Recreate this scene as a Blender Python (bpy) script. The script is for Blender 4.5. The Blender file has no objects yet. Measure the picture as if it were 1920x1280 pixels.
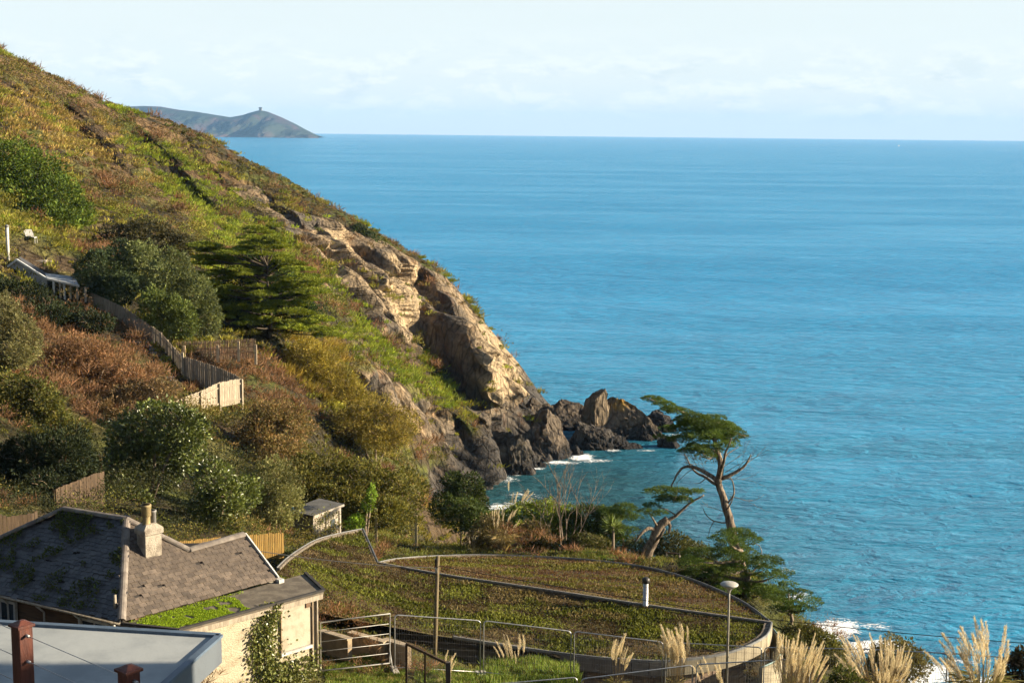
import bpy, bmesh, math, random
import numpy as np
from mathutils import Vector, Matrix, noise as mnoise

random.seed(7)
rng = np.random.default_rng(11)
scene = bpy.context.scene
COL = scene.collection

# ---------------------------------------------------------------- camera
FPX = 2637.0                      # focal length in pixels of a 1920-wide frame
CAM_H = 45.0                      # metres above the sea
PITCH = math.atan((640 - 247) / FPX)
ROLL = 0.0105
fwd = Vector((0, math.cos(PITCH), -math.sin(PITCH)))
r0 = Vector((1, 0, 0)); u0 = Vector((0, math.sin(PITCH), math.cos(PITCH)))
rgt = r0 * math.cos(ROLL) + u0 * math.sin(ROLL)
upv = u0 * math.cos(ROLL) - r0 * math.sin(ROLL)
cam_d = bpy.data.cameras.new('camera')
cam = bpy.data.objects.new('camera', cam_d)
COL.objects.link(cam)
cam.matrix_world = Matrix(((rgt.x, upv.x, -fwd.x, 0), (rgt.y, upv.y, -fwd.y, 0), (rgt.z, upv.z, -fwd.z, CAM_H), (0, 0, 0, 1)))
cam_d.sensor_width = 36.0
cam_d.lens = 36.0 * FPX / 1920.0
cam_d.clip_start = 0.5
cam_d.clip_end = 60000
scene.camera = cam

# ---------------------------------------------------------------- sun, sky, exposure
SUN_AZ = Vector((0.99, 0.06, 0)).normalized()
SUN_EL = math.radians(17.0)
to_sun = Vector((SUN_AZ.x * math.cos(SUN_EL), SUN_AZ.y * math.cos(SUN_EL), math.sin(SUN_EL)))
sun_d = bpy.data.lights.new('sun', 'SUN')
sun_d.energy = 5.0
sun_d.angle = math.radians(0.5)
sun_d.color = (1.0, 0.85, 0.63)
sun = bpy.data.objects.new('sun', sun_d)
COL.objects.link(sun)
sun.rotation_euler = to_sun.to_track_quat('Z', 'Y').to_euler()
sun.location = (60, -60, 120)

world = bpy.data.worlds.new('World')
scene.world = world
world.use_nodes = True
wn = world.node_tree; wn.nodes.clear()
def wnode(t, **k):
    n = wn.nodes.new(t)
    for a, b in k.items(): setattr(n, a, b)
    return n
sky = wnode('ShaderNodeTexSky', sky_type='NISHITA')
sky.sun_disc = False
sky.sun_elevation = SUN_EL
sky.sun_rotation = math.atan2(SUN_AZ.x, SUN_AZ.y)
sky.altitude = 50; sky.air_density = 1.0; sky.dust_density = 0.6; sky.ozone_density = 2.0
tc = wnode('ShaderNodeTexCoord')
sep = wnode('ShaderNodeSeparateXYZ'); wn.links.new(tc.outputs['Generated'], sep.inputs[0])
# clouds live on a flat layer high above: direction divided by its height (soft floor near the horizon)
def wmath(op, a, b=None, clamp=False):
    n = wnode('ShaderNodeMath', operation=op); n.use_clamp = clamp
    for i, v in enumerate((a, b)):
        if v is None: continue
        if isinstance(v, (int, float)): n.inputs[i].default_value = v
        else: wn.links.new(v, n.inputs[i])
    return n.outputs[0]
zc = wmath('MAXIMUM', sep.outputs[2], 0.0)
zden = wmath('ADD', zc, 0.06)
cx = wmath('DIVIDE', sep.outputs[0], zden); cy = wmath('DIVIDE', sep.outputs[1], zden)
comb = wnode('ShaderNodeCombineXYZ'); wn.links.new(cx, comb.inputs[0]); wn.links.new(cy, comb.inputs[1])
def wnoise(scale, detail, rough, off):
    m = wnode('ShaderNodeMapping'); m.inputs['Location'].default_value = off; wn.links.new(comb.outputs[0], m.inputs[0])
    n = wnode('ShaderNodeTexNoise'); n.inputs['Scale'].default_value = scale; n.inputs['Detail'].default_value = detail
    n.inputs['Roughness'].default_value = rough; wn.links.new(m.outputs[0], n.inputs['Vector'])
    return n.outputs['Fac']
def wramp(f, p0, p1):
    r = wnode('ShaderNodeMapRange'); r.interpolation_type = 'SMOOTHSTEP'
    r.inputs[1].default_value = p0; r.inputs[2].default_value = p1; wn.links.new(f, r.inputs[0]); return r.outputs[0]
puff = wramp(wnoise(0.75, 7, 0.6, (3.1, 1.7, 0)), 0.46, 0.66)
veil = wramp(wnoise(0.22, 4, 0.5, (9.2, 4.4, 0)), 0.35, 0.75)
shade = wramp(wnoise(1.1, 5, 0.6, (3.3, 1.2, 0)), 0.5, 0.75)
# pale haze low down, clear blue overhead
hz = wnode('ShaderNodeMapRange'); hz.interpolation_type = 'SMOOTHSTEP'
hz.inputs[1].default_value = 0.03; hz.inputs[2].default_value = 0.50; hz.inputs[3].default_value = 0.90; hz.inputs[4].default_value = 0.04
wn.links.new(zc, hz.inputs[0])
mix1 = wnode('ShaderNodeMix', data_type='RGBA')
wn.links.new(wmath('ADD', hz.outputs[0], wmath('MULTIPLY', veil, 0.06), True), mix1.inputs[0])
wn.links.new(sky.outputs[0], mix1.inputs[6]); mix1.inputs[7].default_value = (6.5, 7.15, 7.2, 1)
cl = wnode('ShaderNodeMix', data_type='RGBA')            # cloud white to cloud grey underside
wn.links.new(shade, cl.inputs[0]); cl.inputs[6].default_value = (6.9, 7.2, 7.2, 1); cl.inputs[7].default_value = (4.9, 5.9, 6.4, 1)
mix2 = wnode('ShaderNodeMix', data_type='RGBA')
wn.links.new(wmath('MULTIPLY', puff, 0.10), mix2.inputs[0])
wn.links.new(mix1.outputs[2], mix2.inputs[6]); wn.links.new(cl.outputs[2], mix2.inputs[7])
# low bank of small cumulus above the horizon
mp = wnode('ShaderNodeMapping'); mp.inputs['Scale'].default_value = (24, 24, 62); mp.inputs['Location'].default_value = (2.3, 0, .6); wn.links.new(tc.outputs['Generated'], mp.inputs[0])
cn = wnode('ShaderNodeTexNoise'); cn.inputs['Scale'].default_value = 1.0; cn.inputs['Detail'].default_value = 8; cn.inputs['Roughness'].default_value = .62; cn.inputs['Distortion'].default_value = .25; wn.links.new(mp.outputs[0], cn.inputs['Vector'])
band = wmath('MULTIPLY', wramp(zc, .004, .022), wmath('SUBTRACT', 1.0, wramp(zc, .03, .075)))
cum = wmath('MULTIPLY', wramp(cn.outputs['Fac'], .45, .57), band)
mp2 = wnode('ShaderNodeMapping'); mp2.inputs['Scale'].default_value = (24, 24, 62); mp2.inputs['Location'].default_value = (2.33, 0, .95); wn.links.new(tc.outputs['Generated'], mp2.inputs[0])
cn2 = wnode('ShaderNodeTexNoise'); cn2.inputs['Scale'].default_value = 1.0; cn2.inputs['Detail'].default_value = 8; cn2.inputs['Roughness'].default_value = .62; cn2.inputs['Distortion'].default_value = .25; wn.links.new(mp2.outputs[0], cn2.inputs['Vector'])
ccol = wnode('ShaderNodeMix', data_type='RGBA'); wn.links.new(wramp(cn2.outputs['Fac'], .48, .64), ccol.inputs[0])
ccol.inputs[6].default_value = (8.2, 8.3, 8.1, 1); ccol.inputs[7].default_value = (4.9, 5.8, 6.2, 1)
mix3 = wnode('ShaderNodeMix', data_type='RGBA'); wn.links.new(wmath('MULTIPLY', cum, .42), mix3.inputs[0])
wn.links.new(mix2.outputs[2], mix3.inputs[6]); wn.links.new(ccol.outputs[2], mix3.inputs[7])
bg = wnode('ShaderNodeBackground'); bg.inputs[1].default_value = 0.0455
wn.links.new(mix3.outputs[2], bg.inputs[0])
wout = wnode('ShaderNodeOutputWorld'); wn.links.new(bg.outputs[0], wout.inputs[0])

scene.view_settings.view_transform = 'Standard'
scene.view_settings.look = 'None'
scene.view_settings.exposure = 1.65
scene.view_settings.gamma = 1.0
scene.view_settings.use_curve_mapping = False
scene.render.engine = 'CYCLES'
scene.cycles.max_bounces = 6
scene.cycles.diffuse_bounces = 2
scene.cycles.glossy_bounces = 3
scene.cycles.transparent_max_bounces = 12
scene.cycles.volume_bounces = 0
scene.cycles.use_denoising = True
scene.cycles.use_adaptive_sampling = True
scene.cycles.adaptive_threshold = 0.02

# ---------------------------------------------------------------- geometry of the view: a pixel and a distance give a place
def ray(u, v):
    return fwd + rgt * ((u - 960) / FPX) + upv * ((640 - v) / FPX)
def P(u, v, D):
    d = ray(u, v); t = D / d.y
    return Vector((d.x * t, D, CAM_H + d.z * t))
def PZ(u, v, z):
    d = ray(u, v); t = (z - CAM_H) / d.z
    return Vector((d.x * t, d.y * t, z))
def PPL(u, v, p0, n):
    d = ray(u, v); c = Vector((0, 0, CAM_H)); t = (p0 - c).dot(n) / d.dot(n)
    return c + d * t
_R = np.array([rgt, upv, fwd])
def proj(X):
    q = (np.asarray(X) - np.array([0, 0, CAM_H])) @ _R.T
    w = np.maximum(q[:, 2], 0.1)
    return 960 + FPX * q[:, 0] / w, 640 - FPX * q[:, 1] / w

# ---------------------------------------------------------------- numpy noise
def _hash(ix, iy, iz, s):
    h = (ix.astype(np.int64) * 374761393 + iy.astype(np.int64) * 668265263 + iz.astype(np.int64) * 2147483647 + s * 1274126177) & 0xFFFFFFFF
    h = ((h ^ (h >> 13)) * 1274126177) & 0xFFFFFFFF
    h = ((h ^ (h >> 16)) * 2246822519) & 0xFFFFFFFF
    return ((h ^ (h >> 15)) & 0xFFFFFF) / float(0xFFFFFF)
def vnoise(p, s=0):
    p = np.asarray(p, float); i = np.floor(p).astype(np.int64); f = p - i
    w = f * f * f * (f * (f * 6 - 15) + 10)
    out = 0
    for dx in (0, 1):
        for dy in (0, 1):
            for dz in (0, 1):
                h = _hash(i[:, 0] + dx, i[:, 1] + dy, i[:, 2] + dz, s)
                out = out + h * (w[:, 0] if dx else 1 - w[:, 0]) * (w[:, 1] if dy else 1 - w[:, 1]) * (w[:, 2] if dz else 1 - w[:, 2])
    return out * 2 - 1
def fbm(p, o=4, s=0, g=0.5):
    p = np.asarray(p, float); a, t, out = 1.0, 0.0, 0
    for k in range(o):
        out = out + a * vnoise(p * 2.03 ** k + 17.3 * k, s + k); t += a; a *= g
    return out / t
def facets(p, s=0):
    """blocky rock: every cell has its own offset and its own tilt"""
    p = np.asarray(p, float); i = np.floor(p).astype(np.int64)
    best = np.full(len(p), 1e9); val = np.zeros(len(p)); sec = np.full(len(p), 1e9)
    for dx in (-1, 0, 1):
        for dy in (-1, 0, 1):
            for dz in (-1, 0, 1):
                c = i + np.array([dx, dy, dz])
                r = [_hash(c[:, 0], c[:, 1], c[:, 2], s + q) for q in range(7)]
                o = p - (c + np.stack(r[:3], 1))
                d = (o * o).sum(1)
                v = (r[3] - 0.5) * 1.4 + o[:, 0] * (r[4] - .5) * 1.6 + o[:, 1] * (r[5] - .5) * 1.6 + o[:, 2] * (r[6] - .5) * 1.6
                m = d < best
                sec = np.where(m, best, np.minimum(sec, d))
                val = np.where(m, v, val); best = np.where(m, d, best)
    return val, np.sqrt(sec) - np.sqrt(best)
def sstep(a, b, x):
    t = np.clip((x - a) / (b - a), 0, 1); return t * t * (3 - 2 * t)
def inpoly(u, v, poly):
    u = np.asarray(u); v = np.asarray(v); r = np.zeros(u.shape, bool); n = len(poly)
    for k in range(n):
        (x0, y0), (x1, y1) = poly[k], poly[(k + 1) % n]
        c = ((y0 > v) != (y1 > v)) & (u < (x1 - x0) * (v - y0) / ((y1 - y0) or 1e-9) + x0)
        r ^= c
    return r
def segdist(u, v, line):
    best = np.full(np.shape(u), 1e9)
    for (x0, y0), (x1, y1) in zip(line[:-1], line[1:]):
        dx, dy = x1 - x0, y1 - y0
        t = np.clip(((u - x0) * dx + (v - y0) * dy) / (dx * dx + dy * dy), 0, 1)
        best = np.minimum(best, np.hypot(u - x0 - t * dx, v - y0 - t * dy))
    return best

# ---------------------------------------------------------------- materials
MATS = {}
class NT:
    def __init__(self, name):
        self.m = bpy.data.materials.new(name); self.m.use_nodes = True
        self.t = self.m.node_tree; self.t.nodes.clear()
    def n(self, t, **k):
        o = self.t.nodes.new(t)
        for a, b in k.items(): setattr(o, a, b)
        return o
    def l(self, a, b): self.t.links.new(a, b)
    def val(self, sock, v):
        if isinstance(v, (int, float, tuple)): sock.default_value = v
        else: self.l(v, sock)
    def math(self, op, a, b=0.0, clamp=False):
        o = self.n('ShaderNodeMath', operation=op); o.use_clamp = clamp
        self.val(o.inputs[0], a); self.val(o.inputs[1], b); return o.outputs[0]
    def mix(self, f, a, b, blend='MIX'):
        o = self.n('ShaderNodeMix', data_type='RGBA', blend_type=blend)
        self.val(o.inputs[0], f); self.val(o.inputs[6], a); self.val(o.inputs[7], b); return o.outputs[2]
    def ramp(self, f, a, b, c=0.0, d=1.0):
        o = self.n('ShaderNodeMapRange'); o.interpolation_type = 'SMOOTHSTEP'
        self.val(o.inputs[0], f); o.inputs[1].default_value = a; o.inputs[2].default_value = b
        o.inputs[3].default_value = c; o.inputs[4].default_value = d; return o.outputs[0]
    def coord(self, kind='Object', scale=(1, 1, 1), rot=(0, 0, 0), loc=(0, 0, 0)):
        if kind == 'World':
            s = self.n('ShaderNodeNewGeometry').outputs['Position']
        else:
            s = self.n('ShaderNodeTexCoord').outputs[kind]
        m = self.n('ShaderNodeMapping'); self.l(s, m.inputs[0])
        m.inputs['Scale'].default_value = scale; m.inputs['Rotation'].default_value = rot; m.inputs['Location'].default_value = loc
        return m.outputs[0]
    def noise(self, vec, scale, detail=4, rough=0.55, dist=0.0):
        o = self.n('ShaderNodeTexNoise'); self.l(vec, o.inputs['Vector'])
        o.inputs['Scale'].default_value = scale; o.inputs['Detail'].default_value = detail
        o.inputs['Roughness'].default_value = rough; o.inputs['Distortion'].default_value = dist
        return o.outputs['Fac']
    def bump(self, h, strength, dist=0.05, nrm=None):
        o = self.n('ShaderNodeBump'); self.l(h, o.inputs['Height'])
        self.val(o.inputs['Strength'], strength); o.inputs['Distance'].default_value = dist
        if nrm is not None: self.l(nrm, o.inputs['Normal'])
        return o.outputs[0]
    def attr(self, name):
        return self.n('ShaderNodeAttribute', attribute_name=name)
    def bsdf(self, col, rough=0.7, spec=0.3, nrm=None, metal=0.0):
        o = self.n('ShaderNodeBsdfPrincipled')
        self.val(o.inputs['Base Color'], col); self.val(o.inputs['Roughness'], rough)
        o.inputs['Specular IOR Level'].default_value = spec; o.inputs['Metallic'].default_value = metal
        if nrm is not None: self.l(nrm, o.inputs['Normal'])
        return o
    def out(self, s):
        o = self.n('ShaderNodeOutputMaterial'); self.l(s, o.inputs[0]); return self.m

def c4(c): return (c[0], c[1], c[2], 1.0)
def plain(name, col, col2=None, rough=0.75, scale=3.0, bump=0.25, spec=0.3, metal=0.0, rnd=0.0, stretch=(1, 1, 1), lo=0.4, hi=0.65, bdist=0.02):
    """painted, timber or stone surface: two tones by noise, fine relief, and a little difference from piece to piece"""
    if name in MATS: return MATS[name]
    g = NT(name)
    v = g.coord('World', stretch)
    a = g.noise(v, scale, 6, 0.6)
    col2 = col2 or tuple(x * 0.72 for x in col)
    c = g.mix(g.ramp(a, lo, hi), c4(col), c4(col2))
    if rnd:
        oi = g.n('ShaderNodeObjectInfo')
        f = g.math('ADD', g.math('MULTIPLY', oi.outputs['Random'], 2 * rnd), 1 - rnd)
        h = g.n('ShaderNodeHueSaturation'); g.l(c, h.inputs['Color']); g.l(f, h.inputs['Value']); c = h.outputs[0]
    b = g.bump(g.noise(v, scale * 7, 4, 0.6), bump, bdist)
    MATS[name] = g.out(g.bsdf(c, rough, spec, b, metal).outputs[0])
    return MATS[name]
def leafmat(name, gloss=0.2, transl=0.3, rough=0.55):
    if name in MATS: return MATS[name]
    g = NT(name)
    a = g.attr('col').outputs['Color']
    p = g.bsdf(a, rough, gloss)
    tr = g.n('ShaderNodeBsdfTranslucent'); g.l(g.mix(0.5, a, (1.0, 0.95, 0.35, 1), 'MULTIPLY'), tr.inputs[0])
    m = g.n('ShaderNodeMixShader'); m.inputs[0].default_value = transl
    g.l(p.outputs[0], m.inputs[1]); g.l(tr.outputs[0], m.inputs[2])
    MATS[name] = g.out(m.outputs[0]); return MATS[name]

# ---------------------------------------------------------------- objects
ORG = {}
def props(o, label=None, cat=None, group=None, kind=None):
    if label: o['label'] = label
    if cat: o['category'] = cat
    if group: o['group'] = group
    if kind: o['kind'] = kind
    return o
def thing(name, loc, label, cat, group=None):
    o = bpy.data.objects.new(name, None); COL.objects.link(o)
    o.empty_display_size = 0.3
    o.location = loc; ORG[o.name] = Vector(loc)
    return props(o, label, cat, group)
def link(name, me, mat, parent=None, origin=None, kind=None):
    o = bpy.data.objects.new(name, me); COL.objects.link(o)
    if mat and not me.materials: me.materials.append(mat)
    if parent: o.parent = parent; ORG[o.name] = ORG[parent.name]
    else: ORG[o.name] = Vector(origin) if origin else Vector((0, 0, 0)); o.location = ORG[o.name]
    if kind: o['kind'] = kind
    return o
def npmesh(name, V, F, mat, parent=None, col=None, kind=None, smooth=False, origin=None, attrs=None):
    """V (n,3) world, F (m,3|4)"""
    V = np.asarray(V, np.float32); F = np.asarray(F, np.int32)
    if parent: V = V - np.array(ORG[parent.name], np.float32)
    elif origin: V = V - np.array(origin, np.float32)
    k = F.shape[1]
    me = bpy.data.meshes.new(name)
    me.vertices.add(len(V)); me.vertices.foreach_set('co', V.ravel())
    me.loops.add(F.size); me.loops.foreach_set('vertex_index', F.ravel())
    me.polygons.add(len(F)); me.polygons.foreach_set('loop_start', np.arange(0, F.size, k, dtype=np.int32))
    me.polygons.foreach_set('use_smooth', np.full(len(F), smooth, bool))
    if col is not None:
        a = me.attributes.new('col', 'FLOAT_COLOR', 'POINT')
        c = np.ones((len(V), 4), np.float32); c[:, :3] = col; a.data.foreach_set('color', c.ravel())
    for nm, arr in (attrs or {}).items():
        a = me.attributes.new(nm, 'FLOAT', 'POINT'); a.data.foreach_set('value', np.asarray(arr, np.float32))
    me.update(calc_edges=True)
    return link(name, me, mat, parent, origin, kind)

class MB:
    def __init__(self): self.v = []; self.f = []
    def add(self, vs, fs):
        b = len(self.v); self.v += [tuple(p) for p in vs]; self.f += [tuple(i + b for i in q) for q in fs]; return self
    def hexa(self, b, t):
        """4 bottom points, 4 top points, same winding (counter-clockwise from above)"""
        return self.add(list(b) + list(t), [(3, 2, 1, 0), (4, 5, 6, 7), (0, 1, 5, 4), (1, 2, 6, 5), (2, 3, 7, 6), (3, 0, 4, 7)])
    def box(self, c, ax, ay, az):
        """centre and three half axes"""
        c, ax, ay, az = (Vector(q) for q in (c, ax, ay, az))
        b = [c - ax - ay - az, c + ax - ay - az, c + ax + ay - az, c - ax + ay - az]
        return self.hexa(b, [q + az * 2 for q in b])
    def aabb(self, x0, y0, z0, x1, y1, z1):
        return self.hexa([(x0, y0, z0), (x1, y0, z0), (x1, y1, z0), (x0, y1, z0)], [(x0, y0, z1), (x1, y0, z1), (x1, y1, z1), (x0, y1, z1)])
    def bar(self, a, b, w, h, up=(0, 0, 1)):
        a, b, up = Vector(a), Vector(b), Vector(up); d = (b - a)
        s = d.cross(up)
        if s.length < 1e-5: s = d.cross(Vector((1, 0, 0)))
        s.normalize(); t = s.cross(d).normalized()
        return self.box((a + b) / 2, d / 2, s * (w / 2) * -1, t * (h / 2))
    def tube(self, pts, rad, n=8, cap=True):
        pts = [Vector(p) for p in pts]
        if isinstance(rad, (int, float)): rad = [rad] * len(pts)
        b = len(self.v); prev = None
        for i, p in enumerate(pts):
            d = (pts[min(i + 1, len(pts) - 1)] - pts[max(i - 1, 0)]).normalized()
            if prev is None:
                s = d.orthogonal().normalized()
            else:
                s = (prev - d * prev.dot(d)); s = s.normalized() if s.length > 1e-5 else d.orthogonal().normalized()
            prev = s; t = d.cross(s)
            for k in range(n):
                a = 2 * math.pi * k / n
                self.v.append(tuple(p + (s * math.cos(a) + t * math.sin(a)) * rad[i]))
        for i in range(len(pts) - 1):
            for k in range(n):
                q = b + i * n; self.f.append((q + k, q + (k + 1) % n, q + n + (k + 1) % n, q + n + k))
        if cap:
            self.f.append(tuple(b + k for k in range(n))[::-1]); e = b + (len(pts) - 1) * n
            self.f.append(tuple(e + k for k in range(n)))
        return self
    def lathe(self, base, prof, n=12, axis=(0, 0, 1)):
        """prof: (radius, height) pairs from the bottom"""
        return self.tube([Vector(base) + Vector(axis) * h for r, h in prof], [max(r, 0.001) for r, h in prof], n)
    def poly(self, pts, thick):
        """flat or warped polygon slab, thick metres downwards"""
        pts = [Vector(p) for p in pts]; n = len(pts)
        b = len(self.v)
        self.v += [tuple(p) for p in pts] + [(p.x, p.y, p.z - thick) for p in pts]
        self.f.append(tuple(range(b, b + n))); self.f.append(tuple(range(b + n, b + 2 * n))[::-1])
        for i in range(n):
            j = (i + 1) % n; self.f.append((b + i, b + n + i, b + n + j, b + j))
        return self
    def build(self, name, mat, parent=None, smooth=False, bevel=0.0, origin=None, kind=None):
        off = ORG[parent.name] if parent else (Vector(origin) if origin else Vector((0, 0, 0)))
        me = bpy.data.meshes.new(name)
        me.from_pydata([(p[0] - off[0], p[1] - off[1], p[2] - off[2]) for p in self.v], [], self.f)
        bm = bmesh.new(); bm.from_mesh(me); bmesh.ops.recalc_face_normals(bm, faces=bm.faces)
        if bevel: bmesh.ops.bevel(bm, geom=bm.edges[:], offset=bevel, segments=1, affect='EDGES')
        bm.to_mesh(me); bm.free()
        if smooth:
            for p in me.polygons: p.use_smooth = True
        return link(name, me, mat, parent, origin, kind)
def piece_mesh(name, mat, taper=0.0, bevel=0.06):
    """unit box centred on the base, shared by alike pieces"""
    m = MB().aabb(-.5, -.5, 0, .5, .5, 1); me = bpy.data.meshes.new(name); me.from_pydata(m.v, [], m.f)
    me.materials.append(mat); return me
def piece(name, me, parent, pos, ax, ay, az, w, d, h):
    """a piece with its own axes: width along ax, depth along ay, height along az"""
    o = bpy.data.objects.new(name, me); COL.objects.link(o); o.parent = parent
    ax, ay, az = Vector(ax).normalized(), Vector(ay).normalized(), Vector(az).normalized()
    p = Vector(pos) - ORG[parent.name]
    o.matrix_basis = Matrix(((ax.x * w, ay.x * d, az.x * h, p.x), (ax.y * w, ay.y * d, az.y * h, p.y), (ax.z * w, ay.z * d, az.z * h, p.z), (0, 0, 0, 1)))
    ORG[o.name] = ORG[parent.name]
    return o

# ---------------------------------------------------------------- leaves
def rdir(n):
    d = rng.normal(size=(n, 3)); return d / np.linalg.norm(d, axis=1, keepdims=True)
def unit(a): return a / np.maximum(np.linalg.norm(a, axis=-1, keepdims=True), 1e-9)
class LF:
    """collects leaves: diamonds (quads) with a colour each"""
    def __init__(self): self.v = []; self.c = []
    def add(self, p, d, L, W, col, side=None):
        n = len(p); d = unit(d)
        s = unit(np.cross(d, rdir(n))) if side is None else unit(side)
        L = np.broadcast_to(np.asarray(L, float), (n,))[:, None]; W = np.broadcast_to(np.asarray(W, float), (n,))[:, None]
        nn = np.cross(d, s)
        v = np.stack([p, p + d * L * .45 + s * W * .5 + nn * L * .08, p + d * L, p + d * L * .45 - s * W * .5 + nn * L * .08], 1)
        self.v.append(v.reshape(-1, 3)); self.c.append(np.repeat(col, 4, 0)); return self
    def count(self): return sum(len(a) for a in self.v) // 4
    def build(self, name, mat, parent=None, kind=None, origin=None):
        V = np.concatenate(self.v); C = np.concatenate(self.c)
        return npmesh(name, V, np.arange(len(V)).reshape(-1, 4), mat, parent, C, kind, origin=origin)
def tones(n, cols, jit=0.18):
    """random mix of the given leaf colours"""
    cols = np.asarray(cols, float); w = rng.random((n, len(cols))) ** 2.2; w /= w.sum(1, keepdims=True)
    return np.clip((w @ cols) * 1.16 * (1 + jit * rng.normal(size=(n, 1))), 0.004, 0.9)
def lump_leaves(lf, lumps, leaf, cols, dens=2.0, aspect=0.5, droop=0.0, fill=0.35, rough=0.22, seed=0, tuft=0.0):
    """foliage over the union of ellipsoids: most leaves near the surface, some inside, uneven by noise"""
    for li, (c, r) in enumerate(lumps):
        c = np.array(c, float); r = np.array(r if hasattr(r, '__len__') else (r, r, r), float)
        area = 4 * math.pi * ((((r[0] * r[1]) ** 1.6 + (r[0] * r[2]) ** 1.6 + (r[1] * r[2]) ** 1.6) / 3) ** (1 / 1.6))
        n = int(area * dens / (leaf * leaf * aspect * 0.5))
        d = rdir(n); q = 1 + rough * 2 * fbm(d * 2.2 + c * 0.7 + seed, 3, seed)
        q += rough * 0.9 * vnoise(d * 7 + c + seed, seed + 5)
        s = np.where(rng.random(n) < fill, rng.random(n) ** 0.5, 0.9 + 0.12 * rng.random(n))
        p = c + d * r * (q * s)[:, None]
        keep = np.ones(n, bool)
        for lj, (c2, r2) in enumerate(lumps):
            if lj != li:
                keep &= (((p - np.array(c2)) / np.array(r2 if hasattr(r2, '__len__') else (r2,) * 3)) ** 2).sum(1) > 0.45
        # gaps: thin out where a coarse noise is low
        keep &= vnoise(p * (1.1 / max(r.mean() * 0.45, .2)) + seed, seed + 9) > -0.55 - 0.5 * rng.random(n)
        p, dd = p[keep], d[keep]
        m = len(p)
        o = unit(dd * 0.9 + rdir(m) * 0.9 + np.array([0, 0, 0.35 - droop]))
        patch = fbm(p * 0.8 + 3.3, 2, seed + 21)[:, None] * 0.75 + 1
        sz = leaf * rng.uniform(.5, 1.5, m)
        lf.add(p, o, sz, sz * aspect * rng.uniform(.7, 1.2, m), np.clip(tones(m, cols) * patch, .006, .8))
    return lf
# ================================================================ LARGE STRUCTURE
# ---------------------------------------------------------------- land: heights from surveyed points
RIDGE = [(-260, -40, 205), (-120, 25, 210), (0, 102, 215), (100, 145, 218), (200, 196, 222), (265, 213, 224), (330, 231, 225), (400, 264, 226), (470, 307, 228), (520, 328, 229),
         (570, 365, 230), (640, 398, 231), (700, 433, 231), (760, 471, 231), (820, 501, 230), (850, 533, 229), (890, 583, 228), (930, 628, 226), (960, 668, 224), (982, 703, 222)]
FACE = [(-200, 150, 175), (0, 200, 185), (0, 330, 150), (0, 420, 125), (0, 500, 112), (-150, 450, 110), (100, 250, 188), (100, 350, 155), (100, 450, 122), (200, 300, 192), (200, 400, 160), (200, 480, 130),
        (300, 320, 200), (300, 420, 168), (300, 490, 138), (400, 360, 202), (400, 440, 175), (450, 490, 156), (500, 400, 208), (560, 480, 190), (600, 540, 172),
        (640, 470, 207), (650, 620, 165), (700, 560, 190), (700, 700, 163), (760, 640, 187), (760, 780, 163), (820, 720, 185), (820, 850, 166), (870, 900, 168),
        (880, 780, 184), (930, 740, 194), (902, 640, 201), (845, 630, 212), (960, 800, 191), (940, 850, 185), (780, 560, 211), (720, 500, 214), (600, 430, 212),
        (600, 640, 140), (540, 640, 122), (480, 640, 118), (400, 600, 120), (340, 640, 106), (560, 720, 116), (640, 790, 118), (700, 870, 118), (780, 940, 118), (860, 968, 115), (900, 950, 125), (620, 910, 97), (520, 860, 91),
        (450, 765, 99), (400, 810, 89), (300, 810, 84), (330, 722, 97), (265, 640, 106), (150, 560, 112), (150, 710, 91), (50, 710, 84), (50, 915, 66), (150, 965, 62), (300, 985, 64),
        (420, 985, 66), (560, 1014, 72), (640, 1012, 76), (720, 1032, 80), (860, 1024, 83), (1000, 1034, 83), (1100, 1036, 83), (1200, 1052, 81), (1290, 1074, 77), (1380, 1050, 75.5), (1460, 1122, 74),
        (600, 1268, 44.4), (735, 1262, 46.5), (905, 1272, 47.3), (1075, 1294, 47.6), (1246, 1316, 47.2), (1431, 1326, 46), (1614, 1330, 44.4), (1800, 1345, 42.5), (700, 1232, 49), (650, 1222, 50), (620, 1180, 53)]
WORLD_PTS = [(12, 36, 27.4), (20, 40, 26.4), (-11, 41, 28.4), (-16, 44, 28.8), (0, 53, 23.2), (5, 53, 22.6),
             (9, 55, 22.0), (-5, 56, 25.2), (10, 62, 20.8), (0, 66, 21.2), (-10, 60, 25.2), (-13, 55, 26.6), (14, 50, 23.3), (20, 50, 22.5), (17, 60, 18.5), (25, 60, 16.5), (20, 80, 9), (35, 80, 5),
             (25, 100, 2), (40, 110, -1), (12, 92, 12), (0, 95, 13), (-8, 97, 14), (12, 106, 3), (0, 112, 3), (-8, 122, 3), (10, 125, -1.5), (0, 140, -2), (-10, 150, 0), (-4, 165, -1.5),
             (0, 0, 37.5), (10, 0, 37), (-10, 10, 35), (-10, 20, 34.3), (0, 20, 34), (0, 30, 30.5), (0, 38, 28.2), (10, 20, 32.5), (-30, 30, 36), (-40, 60, 38), (-60, 100, 45), (-90, 150, 51), (-130, 200, 66),
             (-100, 100, 56), (-80, 40, 54), (-60, 0, 52), (30, 0, 34), (40, 30, 23), (60, 60, -2), (60, 0, 14), (60, 120, -6), (60, 200, -9), (30, 230, -7), (20, 182, -6), (2, 180, -4),
             (8, 205, -4), (12, 218, -4), (40, 300, -12), (5, 255, -6), (-180, 100, 85), (-180, 220, 80), (-160, 0, 80), (-30, 0, 43)]
pts = [tuple(P(*q)) for q in RIDGE + FACE] + WORLD_PTS
for (u, v, D) in RIDGE:
    p = P(u, v, D); k = max(0.0, min(1.0, (u + 100) / 1000))
    pts.append((p.x + 6 * k, D + 18, p.z - 3 - 11 * k)); pts.append((p.x + 18 * k, D + 60, (p.z - 9) * (1 - k) - 10 * k))
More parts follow.
